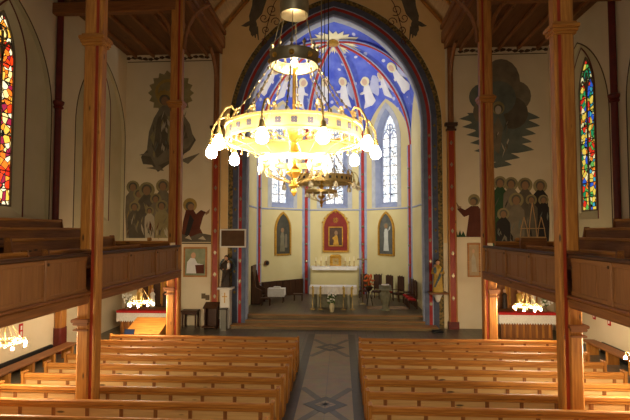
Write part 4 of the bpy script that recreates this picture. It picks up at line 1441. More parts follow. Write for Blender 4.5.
# free-standing altar
AY = 25.9
t = thing('altar_table', (.02, AY, PZ), 'altar table with white cloth and yellow ribbons in the middle of the chancel', 'altar')
MB().bbox(-1.25, 1.25, AY - .45, AY + .45, 1.6, 1.68, .01).build('tabletop', PINE[0], t)
for sx in (-1.0, 1.0):
    for sy in (-.3, .3):
        MB().bbox(sx - .07, sx + .07, AY + sy - .07, AY + sy + .07, PZ, 1.6, .02).build('leg', STONE, t)
MB().box(-.8, .8, AY - .1, AY + .1, PZ, 1.55).build('plinth', STONE, t)
mb = MB()
N = 40
for sgn in (-1, 1):                             # hanging sides with soft folds
    for k in range(N):
        x0, x1 = -1.32 + 2.64 * k / N, -1.32 + 2.64 * (k + 1) / N
        y0 = AY + sgn * (.48 + .012 * math.sin(k * 1.7))
        y1 = AY + sgn * (.48 + .012 * math.sin((k + 1) * 1.7))
        mb.add([(x0, y0, 1.7), (x1, y1, 1.7), (x1, y1 + sgn * .02, 1.3), (x0, y0 + sgn * .02, 1.3)], [(0, 1, 2, 3)])
mb.box(-1.32, 1.32, AY - .49, AY + .49, 1.685, 1.705)
for sx in (-1.32, 1.32):
    mb.add([(sx, AY - .49, 1.7), (sx, AY + .49, 1.7), (sx * 1.03, AY + .5, 1.3), (sx * 1.03, AY - .5, 1.3)], [(0, 1, 2, 3)])
cl = mb.build('cloth', CLOTH, t)
for x in (-1.12, -.7, .6, 1.02):
    mb = MB().box(x - .05, x + .05, AY - .53, AY - .505, 1.15, 1.7)
    mb.build('ribbon', YELR, t)
for k, x in enumerate((-1.12, -.68, .56, 1.06)):
    lab = 'slim brass floor candlestick before the white altar, %s from the left' % ORD[k]
    t = thing('floor_candlestick', (x, AY - .75, PZ), lab, 'candlestick', 'floor candlesticks before the altar')
    MB().lathe([(.16, 0), (.15, .03), (.03, .08), (.035, .3), (.02, .34), (.02, .7), (.04, .74), (.02, .78), (.02, 1.1), (.07, 1.15), (.02, 1.17)], (x, AY - .75, PZ), 12).build('stand', BRASS, t, smooth=True)
    MB().tube([(x, AY - .75, PZ + 1.16), (x, AY - .75, PZ + 1.28)], .03, 8).build('candle', YELR, t)

# vase of white flowers in front
vx, vy = at(332, 311, 'z', PZ).x, at(332, 312, 'z', PZ).y
t = thing('flower_vase', (vx, vy, PZ), 'cream vase of white flowers on the floor before the altar', 'flowers')
MB().lathe([(.09, 0), (.1, .02), (.13, .2), (.14, .34), (.1, .44), (.11, .48), (.09, .48)], (vx, vy, PZ), 16).build('vase', M('cream_glaze', (214, 202, 164), None, rough=.3), t, smooth=True)
mb, ml = MB(), MB()
for k in range(34):
    a, r, h = random.uniform(0, 2 * PI), random.uniform(0, .3), random.uniform(.55, 1.0)
    p = (vx + r * math.cos(a), vy + r * math.sin(a) * .8, PZ + h)
    mb.ball(p, random.uniform(.035, .06), 6)
    ml.tube([(vx, vy, PZ + .45), p], .008, 4)
    q = Vector(p)
    ml.add([q + Vector((-.06, 0, -.08)), q + Vector((0, -.02, -.02)), q + Vector((.06, .01, -.1)), q + Vector((0, .02, -.16))], [(0, 1, 2, 3)])
mb.build('blossoms', WHITEF, t, smooth=True)
ml.build('stems', GREEN, t)

# stone lectern
lx, ly = .45 + (383.5 - 341) / 455 * 25.0 + .05, 25.0
t = thing('lectern', (lx, ly, PZ), 'green-grey stone lectern with open book right of the altar', 'lectern')
MB().lathe([(.3, 0), (.3, .06), (.2, .1), (.17, .3), (.24, .5), (.3, .7), (.31, .84), (.26, .98), (.2, 1.04), (.26, 1.08), (.26, 1.1)], (lx, ly, PZ), 8, 0, 1, .8).build('pedestal', STONE, t)
MB().prism([(ly - .25, PZ + 1.1), (ly + .25, PZ + 1.1), (ly + .25, PZ + 1.34), (ly + .21, PZ + 1.35), (ly - .25, PZ + 1.15)], 'x', lx - .32, lx + .32).build('desk', STONE, t)
t2 = thing('book', (lx, ly, PZ + 1.4), 'open white-paged book lying on the stone lectern', 'book')
for e in (-1, 1):
    MB().prism([(lx, PZ + 1.36), (lx + e * .2, PZ + 1.37), (lx + e * .2, PZ + 1.40), (lx + e * .02, PZ + 1.39)], 'y', ly - .16, ly + .2).build('page_block', CLOTH, t2)
t = thing('microphone', (lx - .25, ly, PZ + 1.5), 'thin bent microphone on the stone lectern', 'microphone')
MB().tube([(lx - .28, ly + .2, PZ + 1.36), (lx - .3, ly, PZ + 1.8), (lx - .2, ly - .1, PZ + 1.95)], .012, 6).build('gooseneck', IRON, t, smooth=True)
MB().ball((lx - .19, ly - .11, PZ + 1.96), .03, 8).build('head', BLACK, t, smooth=True)

# processional cross on stand, flowers on tall stand
cx_, cy_ = .45 + (361 - 341) / 455 * 27.0 + .05, 27.0
t = thing('processional_cross', (cx_, cy_, PZ), 'tall thin cross on a stand between altar and lectern', 'cross')
MB().tube([(cx_, cy_, PZ), (cx_, cy_, 3.6)], .03, 8).build('staff', BRASSD, t)
MB().lathe([(.2, 0), (.18, .04), (.04, .1)], (cx_, cy_, PZ), 12).build('foot', BRASSD, t, smooth=True)
MB().box(cx_ - .28, cx_ + .28, cy_ - .03, cy_ + .03, 3.1, 3.18).build('crossbar', BRASSD, t)
fx, fy = .45 + (367.5 - 341) / 455 * 26.5 + .05, 26.5
t = thing('orange_flower_stand', (fx, fy, PZ), 'orange flower arrangement on a tall dark stand right of the cross', 'flowers')
for k in range(3):
    a = 2 * PI * k / 3
    MB().tube([(fx + .22 * math.cos(a), fy + .22 * math.sin(a), PZ), (fx, fy, PZ + .9)], .02, 6).build('leg', IRON, t)
MB().lathe([(.1, .85), (.2, .95), (.22, 1.1), (.18, 1.1)], (fx, fy, PZ), 12).build('bowl', DARKW[0], t, smooth=True)
mb, ml = MB(), MB()
for k in range(40):
    a, r, h = random.uniform(0, 2 * PI), random.uniform(0, .34), random.uniform(1.1, 1.75)
    r *= 1 - abs(h - 1.35) * .8
    p = Vector((fx + r * math.cos(a), fy + r * math.sin(a), PZ + h))
    mb.ball(p, random.uniform(.04, .07), 6)
    ml.tube([(fx, fy, PZ + 1.05), p], .008, 4)
mb.build('blossoms', ORANGEF, t, smooth=True)
ml.build('stems', GREEN, t)


# chairs along the right of the chancel
def chair(loc, rz, label, red):
    t = thing('carved_chair', (0, 0, 0), label, 'chair', 'dark chancel chairs')
    for x in (-.24, .24):
        MB().bbox(x - .03, x + .03, -.24, -.18, 0, .46, .008).build('leg', DARKW[2], t)
        MB().bbox(x - .03, x + .03, .18, .24, 0, 1.5, .008).build('back_leg', DARKW[2], t)
        MB().bbox(x - .025, x + .025, -.24, .2, .68, .72, .01).build('armrest', DARKW[1], t)
    MB().bbox(-.28, .28, -.25, .24, .4, .46, .01).build('seat', DARKW[0], t)
    MB().bbox(-.24, .24, -.23, .17, .46, .53, .025).build('cushion', REDC if red else DARKW[0], t)
    MB().prism([(-.22, .6), (.22, .6), (.24, 1.4), (.12, 1.56), (0, 1.5), (-.12, 1.56), (-.24, 1.4)], 'y', .19, .22).build('backrest', REDC if red == 2 else DARKW[2], t)
    t.location = loc
    t.rotation_euler = (0, 0, rz)
    return t


chs = []
for k, u in enumerate((.15, .35, .55, .75)):
    p = Vector(cor[3]).lerp(Vector(cor[4]), u)
    nn = Vector((-1, -1)).normalized()
    chs.append((p.x + nn.x * .5, p.y + nn.y * .5, -PI / 4))
chs = [(1.9, 29.6, -.3), (2.7, 29.3, -.45), (3.35, 28.85, -.7), (3.95, 28.25, -.9), (4.35, 27.4, -PI / 2), (4.38, 26.6, -PI / 2), (4.4, 25.8, -PI / 2)]
for k, (x, y, a) in enumerate(chs):
    where = ['farthest, beside the cross', 'second from the cross', 'third from the cross', 'fourth from the cross', 'against the right chancel wall, third from the arch', 'against the right chancel wall, second from the arch', 'nearest the chancel arch on the right'][k]
    chair((x, y, PZ), a, 'dark carved chancel chair, ' + where, 1 if k in (2, 4, 5, 6) else 0)
# panelling behind the chairs and on the left
for s, nm in ((-1, 'left'),):
    t = thing('choir_panelling', (s * 3.4, 30.0, PZ), 'low dark wooden panelling along the %s apse wall' % nm, 'panelling')
    i = 1 if s < 0 else 3
    mpp = wall_frame(i, 0, 0, 0)
    mb = MB()
    L = 1.7
    top = 1.55 if s < 0 else 1.9
    c8 = [mpp(u, v, d) for d in (.02, .1) for u, v in ((-L, PZ), (L, PZ), (L, top), (-L, top))]
    mb.add(c8, [(0, 1, 2, 3), (4, 5, 6, 7), (0, 1, 5, 4), (1, 2, 6, 5), (2, 3, 7, 6), (3, 0, 4, 7)])
    mb.build('boarding', DARKW[2], t)
    mb = MB()
    for k in range(7):
        u = -L + .12 + (2 * L - .24) * k / 6
        c8 = [mpp(uu, v, d) for d in (.1, .13) for uu, v in ((u - .05, PZ), (u + .05, PZ), (u + .05, top), (u - .05, top))]
        mb.add(c8, [(4, 5, 6, 7), (1, 2, 6, 5), (2, 3, 7, 6), (3, 0, 4, 7)])
    mb.build('stiles', DARKW[2], t)
# rug under the lectern
tag(MB().box(1.9, 4.1, 25.35, 26.3, PZ + .001, PZ + .015).build('rug', CARPET, origin=(3, 25.4, PZ)), 'pale patterned rug on the chancel floor before the chairs', 'rug')
# left: small cloth covered table, stall, low stools
tx, ty = .45 + (276 - 341) / 455 * 28.0 + .1, 27.6
t = thing('credence_table', (tx, ty, PZ), 'small table under a white cloth on the left of the chancel', 'table')
for e in (-.4, .4):
    for g in (-.22, .22):
        MB().bbox(tx + e - .03, tx + e + .03, ty + g - .03, ty + g + .03, PZ, PZ + .78, .008).build('leg', DARKW[2], t)
MB().bbox(tx - .48, tx + .48, ty - .3, ty + .3, PZ + .78, PZ + .82, .01).build('tabletop', DARKW[0], t)
mb = MB().box(tx - .5, tx + .5, ty - .32, ty + .32, PZ + .821, PZ + .832).box(tx - .5, tx + .5, ty - .325, ty - .315, PZ + .35, PZ + .832)
mb.box(tx - .51, tx - .5, ty - .32, ty + .32, PZ + .4, PZ + .832).box(tx + .5, tx + .51, ty - .32, ty + .32, PZ + .4, PZ + .832)
mb.build('tablecloth', CLOTH, t)
t2 = tag(MB().bbox(tx - .18, tx + .22, ty - .12, ty + .14, PZ + .833, PZ + .93, .02).build('linen_stack', LACE, origin=(tx, ty, PZ + .83)), 'folded white linen on the small cloth covered table', 'linen')
sx_, sy_ = -4.5, 27.2
t = thing('choir_stall', (sx_, sy_, PZ), 'dark high-backed stall at the left chancel wall', 'stall')
MB().bbox(sx_ - .32, sx_ - .24, sy_ - .6, sy_ + .6, PZ, 2.75, .03).build('backrest', DARKW[2], t)
MB().bbox(sx_ - .24, sx_ + .3, sy_ - .55, sy_ + .55, PZ + .4, PZ + .47, .02).build('seat', DARKW[1], t)
for e in (-.6, .54):
    MB().prism([(sx_ - .32, PZ), (sx_ + .32, PZ), (sx_ + .32, PZ + .8), (sx_ - .05, PZ + 1.0), (sx_ - .2, PZ + 1.9), (sx_ - .32, PZ + 1.9)], 'y', sy_ + e, sy_ + e + .06).build('side_panel', DARKW[2], t)
for k, (x, y) in enumerate(((-3.9, 26.3), (-2.2, 28.2))):
    t = thing('low_stool', (x, y, PZ), 'low dark stool on the left of the chancel, %s' % ('beside the stall' if k == 0 else 'right of the clothed table'), 'stool')
    MB().bbox(x - .3, x + .3, y - .2, y + .2, PZ + .36, PZ + .44, .02).build('seat', DARKW[0], t)
    for e in (-.24, .24):
        for g in (-.14, .14):
            MB().bbox(x + e - .03, x + e + .03, y + g - .03, y + g + .03, PZ, PZ + .36, .006).build('leg', DARKW[2], t)
# round wall loudspeaker on the left apse wall
p = wall_frame(1, 0, 0, 0)(-1.35, 2.75, .1)
t = thing('round_loudspeaker', p, 'small round dark loudspeaker on the left apse wall', 'loudspeaker')
d = Vector((math.sqrt(.5), -math.sqrt(.5), 0))
MB().tube([p - d * .06, p + d * .06], .17, 16).build('housing', BROWN[0], t)
MB().tube([p + d * .06, p + d * .075], .13, 16).build('grille', BLACK, t)

# ================================================================== ARCH WALL: statues, boards, pictures
YW = EY


def statue(x, z, label, robe, robe2, mantle, child):
    y = YW - .42
    t = thing('saint_statue', (x, y, z), label, 'statue')
    mb = MB()
    mb.lathe([(.25, 0), (.26, .06), (.22, .4), (.19, .8), (.2, .95), (.23, 1.08), (.2, 1.2), (.1, 1.27), (.07, 1.34)], (x, y, z), 16, 0, 1, .72)
    for a in range(5):
        mb.tube([(x - .16 + .08 * a, y - .16 + .02 * abs(a - 2), z + .02), (x - .12 + .06 * a, y - .14 + .02 * abs(a - 2), z + .9)], [.035, .02], 6)
    for e in (-1, 1):
        mb.tube([(x + e * .19, y, z + 1.14), (x + e * .25, y - .05, z + .92), (x + e * .12, y - .2, z + .86 + (.08 if child else 0))], [.075, .075, .06], 8)
    mb.build('robe', robe, t, smooth=True)
    MB().ball((x, y - .02, z + 1.43), .1, 12, 0, 1.2).build('head', SKIN, t, smooth=True)
    for e in (-1, 1):
        MB().ball((x + e * .1, y - .22, z + .9), .035, 8).build('hand', SKIN, t, smooth=True)
    MB().ball((x, y + .015, z + 1.46), .112, 12, 0, 1.15).build('hair', HAIR, t, smooth=True)
    mb = MB().tube([(x + .2, y - .04, z + 1.15), (x + .05, y - .17, z + .75), (x - .18, y - .13, z + .25)], [.07, .06, .04], 8)
    mb.build('mantle', mantle, t, smooth=True)
    if child:
        c = Vector((x + child * .17, y - .2, z + .92))
        o = MB().lathe([(.06, 0), (.08, .1), (.075, .22), (.04, .3)], c, 10).build('child_robe', robe2, t, smooth=True)
        MB().ball(c + Vector((0, 0, .36)), .065, 10).build('child_head', SKIN, o, smooth=True)
    return t


YEL = M('golden_robe', (186, 148, 52), (206, 170, 74), 4, (1, 1, 1), .5)
GRNB = M('green_blue_robe', (70, 92, 100), (92, 112, 116), 4, (1, 1, 1), .5)
DKBR = M('dark_brown_robe', (46, 34, 26), (62, 46, 34), 4, (1, 1, 1), .55)
pl_, pr_ = at(226, 287, 'y', YW - .42), at(438, 292, 'y', YW - .42)
statue(pl_.x, pl_.z, 'dark-robed monk statue holding a child on the pedestal left of the arch', DKBR, WHITEP, DKBR, 1)
statue(pr_.x, pr_.z, 'statue in golden robe with a child on the bracket right of the arch', YEL, GRNB, GRNB, -1)
# wreath behind left statue
mb = MB()
for k in range(22):
    a = 2 * PI * k / 22
    mb.ball((pl_.x + .36 * math.cos(a), pl_.y + .26, pl_.z + 1.05 + .36 * math.sin(a)), .055, 6)
tag(mb.build('wreath', GRNB, origin=(pl_.x, pl_.y + .26, pl_.z + 1.05), smooth=True), 'blue-grey wreath hanging behind the dark monk statue', 'wreath')
t = thing('pedestal', (pl_.x, YW - .42, 0), 'white pedestal with small gold cross under the dark monk statue', 'pedestal')
MB().bbox(pl_.x - .24, pl_.x + .24, YW - .66, YW - .1, 0, pl_.z - .1, .03).build('shaft', WHITEP, t)
MB().bbox(pl_.x - .36, pl_.x + .36, YW - .76, YW - .1, pl_.z - .1, pl_.z, .02).build('cap', WHITEP, t)
MB().box(pl_.x - .02, pl_.x + .02, YW - .69, YW - .66, pl_.z - .75, pl_.z - .25).box(pl_.x - .12, pl_.x + .12, YW - .69, YW - .66, pl_.z - .46, pl_.z - .42).build('cross', GILT, t)
t = thing('votive_stand', (pl_.x + .05, YW - 1.0, 0), 'grey metal stand at the foot of the white pedestal', 'stand')
MB().bbox(pl_.x - .1, pl_.x + .2, YW - 1.1, YW - .85, .0, 1.0, .02).build('box', M('grey_metal', (120, 118, 108), None, rough=.4, metal=.5), t)
MB().bbox(pl_.x - .13, pl_.x + .23, YW - 1.13, YW - .82, 1.0, 1.05, .01).build('lid', IRON, t)
t = thing('statue_bracket', (pr_.x, YW - .4, pr_.z - .3), 'wall bracket carrying the golden-robed statue', 'pedestal')
MB().lathe([(.04, -.5), (.1, -.44), (.14, -.3), (.24, -.12), (.3, -.08)], (pr_.x, YW - .36, pr_.z), 12).build('corbel', WHITEP, t, smooth=True)
MB().bbox(pr_.x - .42, pr_.x + .42, YW - .82, YW - .06, pr_.z - .08, pr_.z, .02).build('shelf', BROWN[0], t)

# hymn board
a, b = at(220, 229, 'y', YW - .12), at(246, 247.5, 'y', YW - .12)
t = thing('hymn_board', ((a.x + b.x) / 2, YW - .12, b.z), 'blank brown hymn board in pale frame left of the arch', 'board')
mb = MB()
mb.box(a.x, b.x, YW - .15, YW - .06, b.z, b.z + .07).box(a.x, b.x, YW - .15, YW - .06, a.z - .07, a.z)
mb.box(a.x, a.x + .07, YW - .15, YW - .06, b.z + .07, a.z - .07).box(b.x - .07, b.x, YW - .15, YW - .06, b.z + .07, a.z - .07)
mb.build('frame', WHITEP, t)
MB().box(a.x + .07, b.x - .07, YW - .12, YW - .06, b.z + .07, a.z - .07).build('panel', M('brown_felt', (82, 56, 34), (94, 66, 42), 3, (1, 1, 1), .8), t)


def framed(px0, py0, px1, py1, label, frame_mat, ground, shapes):
    a, b = at(px0, py0, 'y', YW), at(px1, py1, 'y', YW)
    t = thing('framed_picture', ((a.x + b.x) / 2, YW - .03, b.z), label, 'picture')
    x0, x1, z0, z1 = a.x, b.x, b.z, a.z
    w = .08
    MB().box(x0, x1, YW - .07, YW - .005, z0, z0 + w).box(x0, x1, YW - .07, YW - .005, z1 - w, z1).box(x0, x0 + w, YW - .07, YW - .005, z0 + w, z1 - w).box(x1 - w, x1, YW - .07, YW - .005, z0 + w, z1 - w).build('frame', frame_mat, t)
    MB().box(x0 + w, x1 - w, YW - .04, YW - .005, z0 + w, z1 - w).build('canvas', ground, t)
    W, H = x1 - x0, z1 - z0
    for k, (nm, pts, m) in enumerate(shapes):
        MB().prism([(x0 + u * W, z0 + v * H) for u, v in pts], 'y', YW - .044 - .003 * k, YW - .04).build(nm, m, t)


CGREEN = M('green_canvas', (120, 128, 92), (150, 152, 116), 3, (1, 1, 1), .5)
CTAN = M('tan_canvas', (168, 140, 98), (190, 162, 120), 3, (1, 1, 1), .5)
framed(184, 247, 207, 277, 'framed picture of a seated white-robed man on the wall under the kneeling monk', PINE[0], CGREEN,
       [('robe', [(.12, .12), (.16, .5), (.3, .64), (.48, .62), (.6, .45), (.85, .42), (.85, .12)], P_ROBE), ('head', egg(.42, .72, .1, .1), SKIN), ('sash', [(.55, .12), (.5, .4), (.88, .42), (.88, .12)], P_BROWN)])
framed(467, 243, 480.5, 277, 'tan framed picture on the white wall right of the right pilaster', PINE[0], CTAN,
       [('figure', [(.3, .15), (.3, .55), (.45, .7), (.62, .55), (.72, .15)], P_LIGHT), ('head', egg(.47, .76, .1, .06), SKIN)])
# dark rule under the left mural
mb = MB()
for x0, x1 in ((182, 211),):
    a, b = at(x0, 243.3, 'y', YW), at(x1, 243.3, 'y', YW)
    mb.box(a.x, b.x, YW - .02, YW - .001, a.z - .03, a.z + .03)
struct(mb.build('trim_mural_rule', LINEP))
# two small notices
for k, (px, py) in enumerate(((203.5, 296), (207.5, 297.5))):
    p = at(px, py, 'y', YW)
    t = thing('wall_notice', (p.x, YW - .02, p.z), 'small brown notice on the wall below the framed picture, %s one' % ('left' if k == 0 else 'right'), 'notice')
    MB().box(p.x - .1, p.x + .1, YW - .03, YW - .002, p.z - .13, p.z + .13).build('card', M('card_brown', (110, 92, 66), None, rough=.8), t)
# console table and prayer desk left
p = at(190, 325, 'y', 22.5)
t = thing('console_table', (p.x, 22.5, 0), 'dark console table against the wall left of the prayer desk', 'table')
x0, x1 = at(182, 312, 'y', 22.5).x, at(198, 312, 'y', 22.5).x
MB().bbox(x0, x1, 22.3, 22.85, .78, .86, .02).build('tabletop', DARKW[0], t)
MB().box(x0 + .06, x1 - .06, 22.36, 22.8, .66, .78).build('apron', DARKW[0], t)
for x in (x0 + .04, x1 - .12):
    for y in (22.34, 22.74):
        MB().bbox(x, x + .08, y, y + .08, 0, .78, .015).build('leg', DARKW[2], t)
x0, x1 = at(205, 312, 'y', 22.3).x, at(217, 312, 'y', 22.3).x
t = thing('prayer_desk', ((x0 + x1) / 2, 22.3, 0), 'dark wooden prayer desk at the foot of the left red pilaster', 'prayer desk')
MB().prism([(22.1, 1.0), (22.6, 1.2), (22.6, 1.26), (22.06, 1.05)], 'x', x0 - .05, x1 + .05).build('sloping_top', DARKW[0], t)
for e in (x0, x1 - .06):
    MB().prism([(22.15, 0), (22.6, 0), (22.6, 1.2), (22.15, 1.02)], 'x', e, e + .06).build('side_panel', DARKW[2], t)
MB().box(x0 + .06, x1 - .06, 22.5, 22.55, .1, 1.15).build('front_panel', DARKW[2], t)
MB().bbox(x0, x1, 21.75, 22.1, .14, .2, .02).build('kneeler', DARKW[0], t)
# low dark box at the right foot of the arch
p = at(437, 325, 'z', .05)
tag(MB().bbox(4.75, 5.25, 21.95, 22.2, 0.0, .12, .04).build('floor_loudspeaker', BLACK, origin=(5, 22.1, 0)), 'low black box on the floor by the right end of the steps', 'box')

# ================================================================== SIDE ALTARS
def side_altar(s):
    nm = 'left' if s < 0 else 'right'
    yA = 20.7
    if s < 0:
        x0, x1 = at(117, 313, 'y', yA).x, at(167, 313, 'y', yA).x
    else:
        x0, x1 = at(499, 314, 'y', yA).x, at(556, 314, 'y', yA).x
    zt = at((117 if s < 0 else 499), 311 if s < 0 else 313, 'y', yA).z
    t = thing('side_altar', ((x0 + x1) / 2, yA + .6, 0), 'wooden side altar under red and white lace cloth, %s aisle' % nm, 'altar')
    MB().box(x0 + .12, x1 - .12, yA + .1, yA + 1.2, 0, zt - .03).build('body', BROWN[2], t)
    mb = MB()
    for k in range(8):
        x = x0 + .25 + (x1 - x0 - .5) * k / 7
        mb.bbox(x - .04, x + .04, yA + .06, yA + .1, .1, zt - .1, .01)
    mb.build('stiles', PINE[2], t)
    MB().box(x0, x1, yA + .02, yA + 1.2, zt - .03, zt + .01).build('mensa', BROWN[0], t)
    MB().box(x0 - .02, x1 + .02, yA - .02, yA + .3, zt + .011, zt + .03).box(x0 - .02, x1 + .02, yA - .03, yA - .01, zt - .08, zt + .03).build('red_cover', REDC, t)
    mb = MB()                                   # lace front with scalloped edge
    n = 22
    for k in range(n):
        a, b = x0 + (x1 - x0) * k / n, x0 + (x1 - x0) * (k + 1) / n
        mb.prism([(a, zt - .08), (b, zt - .08), (b, zt - .42), ((a + b) / 2, zt - .5), (a, zt - .42)], 'y', yA - .022, yA - .008)
    for e in (x0 - .02, x1 + .005):
        mb.box(e, e + .015, yA, yA + 1.1, zt - .5, zt + .0)
    mb.build('lace_front', LACE, t)
    # carved reredos behind
    t = thing('reredos', ((x0 + x1) / 2, 22.5, 0), 'carved wooden reredos behind the %s side altar' % nm, 'reredos')
    MB().box(x0 + .3, x1 - .2, 22.3, 22.6, 0, 2.9).build('backing', BROWN[2] if s > 0 else DARKW[2], t)
    w = (x1 - x0 - .5)
    for k in range(4):
        x = x0 + .3 + w * k / 3
        MB().bbox(x - .06, x + .06, 22.2, 22.32, zt, 2.9, .02).build('pier', PINE[2], t)
        MB().lathe([(.07, 0), (.03, .12), (.06, .2), (.005, .45)], (x, 22.3, 2.9), 8).build('pinnacle', PINE[2], t)
    for k in range(3):
        xa = x0 + .3 + w * (k + .5) / 3
        mb = MB()
        arch_band(mb, lambda u, v, d: (xa + u, 22.3 - d, v), arch_pts(w / 6 - .12, zt + .1, 2.1, 2.6, 8), arch_pts(w / 6 - .12, zt + .1, 2.1, 2.6, 8, .07), 0, .06)
        mb.build('niche_arch', GILT, t)
    for k in range(3):
        xa = x0 + .3 + w * (k + .5) / 3
        q = thing('carved_saint', (xa, 21.75, zt + .03), 'small %s figure on the %s side altar, %s' % (['gold', 'pale', 'dark'][k] if s < 0 else ['brown', 'gold', 'pale'][k], nm, ['left one', 'middle one', 'right one'][k]), 'statuette')
        rb = ([YEL, WHITEP, DKBR] if s < 0 else [DKBR, YEL, WHITEP])[k]
        MB().lathe([(.13, 0), (.12, .25), (.1, .5), (.13, .62), (.06, .7), (.04, .74)], (xa, 21.75, zt + .03), 10, 0, 1, .75).build('robe', rb, q, smooth=True)
        MB().ball((xa, 21.75, zt + .83), .075, 10, 0, 1.2).build('head', SKIN, q, smooth=True)
    return x0, x1, zt


lx0, lx1, lz = side_altar(-1)
rx0, rx1, rz = side_altar(1)
# bouquets
for (x, y, z, lab, sc) in ((rx1 - .35, 20.95, rz + .03, 'white flowers in a vase at the right end of the right side altar', 1.0), (lx0 + .35, 20.95, lz + .03, 'pale flowers in a vase at the left end of the left side altar', .7)):
    t = thing('altar_bouquet', (x, y, z), lab, 'flowers')
    MB().lathe([(.06, 0), (.09, .08), (.06, .2), (.08, .24), (.06, .24)], (x, y, z), 12).build('vase', BRASSD, t, smooth=True)
    mb, ml = MB(), MB()
    for k in range(36):
        a, r, h = random.uniform(0, 2 * PI), random.uniform(0, .3) * sc, .3 + random.uniform(0, .6) * sc
        p = Vector((x + r * math.cos(a), y + r * math.sin(a), z + h))
        mb.ball(p, random.uniform(.035, .06), 6)
        ml.tube([(x, y, z + .22), p], .008, 4)
    mb.build('blossoms', WHITEF, t, smooth=True)
    ml.build('stems', GREEN, t)

# desk with laptop before the left side altar
x0, x1 = at(131, 330, 'y', 17.9).x, at(165, 330, 'y', 17.9).x
t = thing('sloped_desk', ((x0 + x1) / 2, 17.9, 0), 'light pine desk with sloping top in front of the left side altar', 'desk')
MB().prism([(17.3, .84), (17.36, .84), (18.5, 1.2), (18.5, 1.26), (18.42, 1.26)], 'x', x0, x1).build('sloping_top', PINE[0], t)
for e in (x0 + .04, x1 - .1):
    MB().prism([(17.4, 0), (18.45, 0), (18.45, 1.17), (17.4, .84)], 'x', e, e + .06).build('side_panel', PINE[2], t)
MB().box(x0 + .1, x1 - .1, 18.35, 18.4, .1, 1.12).build('back_panel', PINE[0], t)
t = thing('laptop_table', (x0 + .3, 17.0, 0), 'small dark table holding the laptop before the sloped desk', 'table')
MB().bbox(x0 - .05, x0 + .65, 16.8, 17.25, .74, .78, .01).build('tabletop', DARKW[0], t)
for e in (x0 - .02, x0 + .58):
    for g in (16.84, 17.18):
        MB().bbox(e, e + .04, g, g + .04, 0, .74, .006).build('leg', IRON, t)
t = thing('laptop', (x0 + .3, 17.0, .78), 'open dark laptop in front of the light pine desk', 'laptop')
MB().bbox(x0 + .1, x0 + .5, 16.83, 17.07, .78, .8, .005).build('base', BLACK, t)
o = MB().prism([(17.07, .8), (17.09, .8), (17.17, 1.05), (17.15, 1.06)], 'x', x0 + .1, x0 + .5).build('lid', BLACK, t)
MB().prism([(17.066, .82), (17.07, .82), (17.147, 1.04), (17.143, 1.04)], 'x', x0 + .12, x0 + .48).build('screen', SCREEN, o)

# wall benches under the galleries
for s, xx, y0, y1, nm in ((-1, 9.9, 12.2, 17.2, 'left'), (1, 10.2, 15.6, 18.8, 'right')):
    t = thing('wall_bench', (s * xx, (y0 + y1) / 2, 0), 'long wooden bench along the %s wall under the gallery' % nm, 'bench')
    a, b = sorted((s * (xx - .25), s * (xx + .25)))
    MB().bbox(a, b, y0, y1, .46, .52, .015).build('seat', BROWN[1], t)
    n = int((y1 - y0) / 1.2) + 1
    for k in range(n):
        y = y0 + .3 + (y1 - y0 - .6) * k / (n - 1)
        MB().bbox(a + .04, b - .04, y - .06, y + .06, 0, .46, .01).build('support', PINE[2], t)
    c = sorted((s * (WX - .2), s * (WX - .04)))
    t2 = tag(MB().bbox(c[0], c[1], y0 - .5 if s < 0 else y0 + 1.1, y1 - .1, .0, .45, .05).build('heating_duct', BLACK, origin=(s * (WX - .1), (y0 + y1) / 2, .05)), 'long black heating pipe casing along the foot of the %s wall' % nm, 'heating')
# red banner strips on the white walls below the galleries
for k, (px, py, s, lab) in enumerate(((21, 331, -1, 'on the left wall near the left edge'), (594, 313, 1, 'on the right wall, farther one'), (609, 319, 1, 'on the right wall, nearer one'))):
    p = at(px, py, 'x', s * (WX - .02))
    t = thing('wall_banner', (p.x, p.y, p.z), 'narrow red and white banner %s under the gallery' % lab, 'banner')
    a, b = sorted((s * (WX - .03), s * (WX - .003)))
    MB().box(a, b, p.y - .09, p.y + .09, p.z - .25, p.z + .25).build('cloth', REDC, t)
    c, d = sorted((s * (WX - .035), s * (WX - .03)))
    MB().box(c, d, p.y - .04, p.y + .04, p.z - .18, p.z - .02).box(c, d, p.y - .04, p.y + .04, p.z + .04, p.z + .18).build('badge', WHITEP, t)
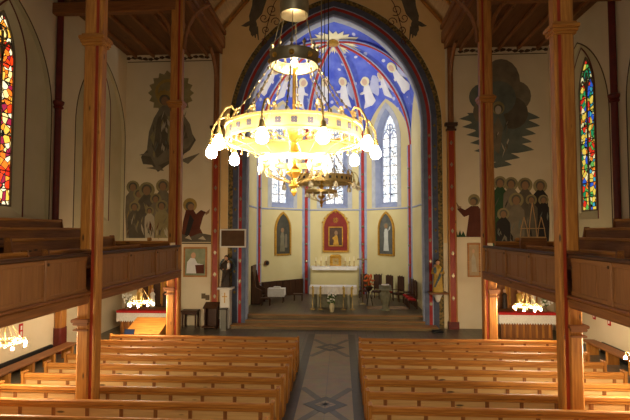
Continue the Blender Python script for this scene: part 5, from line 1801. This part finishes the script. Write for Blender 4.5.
# open spire-shaped wooden frame on the right gallery
c = at(533, 238, 'y', 16.6)
t = thing('spire_frame', (c.x, 16.6, c.z), 'openwork wooden spire frame standing on the right gallery before the mural', 'ornament')
for e, h in ((-.3, .75), (0, 1.25), (.3, .75)):
    MB().tube([(c.x + e - .14, 16.6, c.z), (c.x + e - .1, 16.6, c.z + h * .45), (c.x + e, 16.6, c.z + h)], .016, 6).tube([(c.x + e + .14, 16.6, c.z), (c.x + e + .1, 16.6, c.z + h * .45), (c.x + e, 16.6, c.z + h)], .016, 6).build('gable', PANEL[2], t)
mb = MB().tube([(c.x - .45, 16.6, c.z + .02), (c.x + .45, 16.6, c.z + .02)], .025, 6).tube([(c.x - .42, 16.6, c.z + .34), (c.x + .42, 16.6, c.z + .34)], .014, 6)
mb.build('crossrail', PANEL[0], t)
MB().bbox(c.x - .45, c.x + .45, 16.5, 16.7, GZ1, c.z, .02).build('stand', BROWN[0], t)

# ================================================================== LIGHT
def area(name, loc, target, size, power, col, spread=PI):
    l = bpy.data.lights.new(name, 'AREA')
    l.shape = 'DISK'
    l.size = size
    l.energy = power
    l.color = col
    l.spread = spread
    o = bpy.data.objects.new(name, l)
    COL.objects.link(o)
    o.location = loc
    o.rotation_euler = (Vector(target) - Vector(loc)).to_track_quat('-Z', 'Y').to_euler()
    return o


for s in (-1, 1):                               # chancel floodlights fixed behind the arch piers
    area('chancel_floodlight', (s * 4.55, 24.05, 8.6), (-s * 1.5, 29.5, 6.0), .3, 115, (1, .94, .82), math.radians(95))
    area('vault_floodlight', (s * 4.5, 24.1, 9.6), (-s * 2.0, 28.6, 13.6), .3, 150, (1, .96, .92), math.radians(100))
# broad warm fill light added behind the camera, stands for no actual window
area('west_fill', (0, -6.0, 9.0), (0, 14, 5), 6.0, 150, (1, .93, .82))
w = bpy.data.worlds.new('World')
S.world = w
w.use_nodes = True
w.node_tree.nodes['Background'].inputs[0].default_value = (1, .86, .68, 1)
w.node_tree.nodes['Background'].inputs[1].default_value = 0.09

S.view_settings.view_transform = 'Standard'
S.view_settings.look = 'None'
S.view_settings.gamma = 1
S.view_settings.use_curve_mapping = False
S.view_settings.exposure = 0.0
S.cycles.max_bounces = 8
S.cycles.diffuse_bounces = 5
S.cycles.sample_clamp_indirect = 6
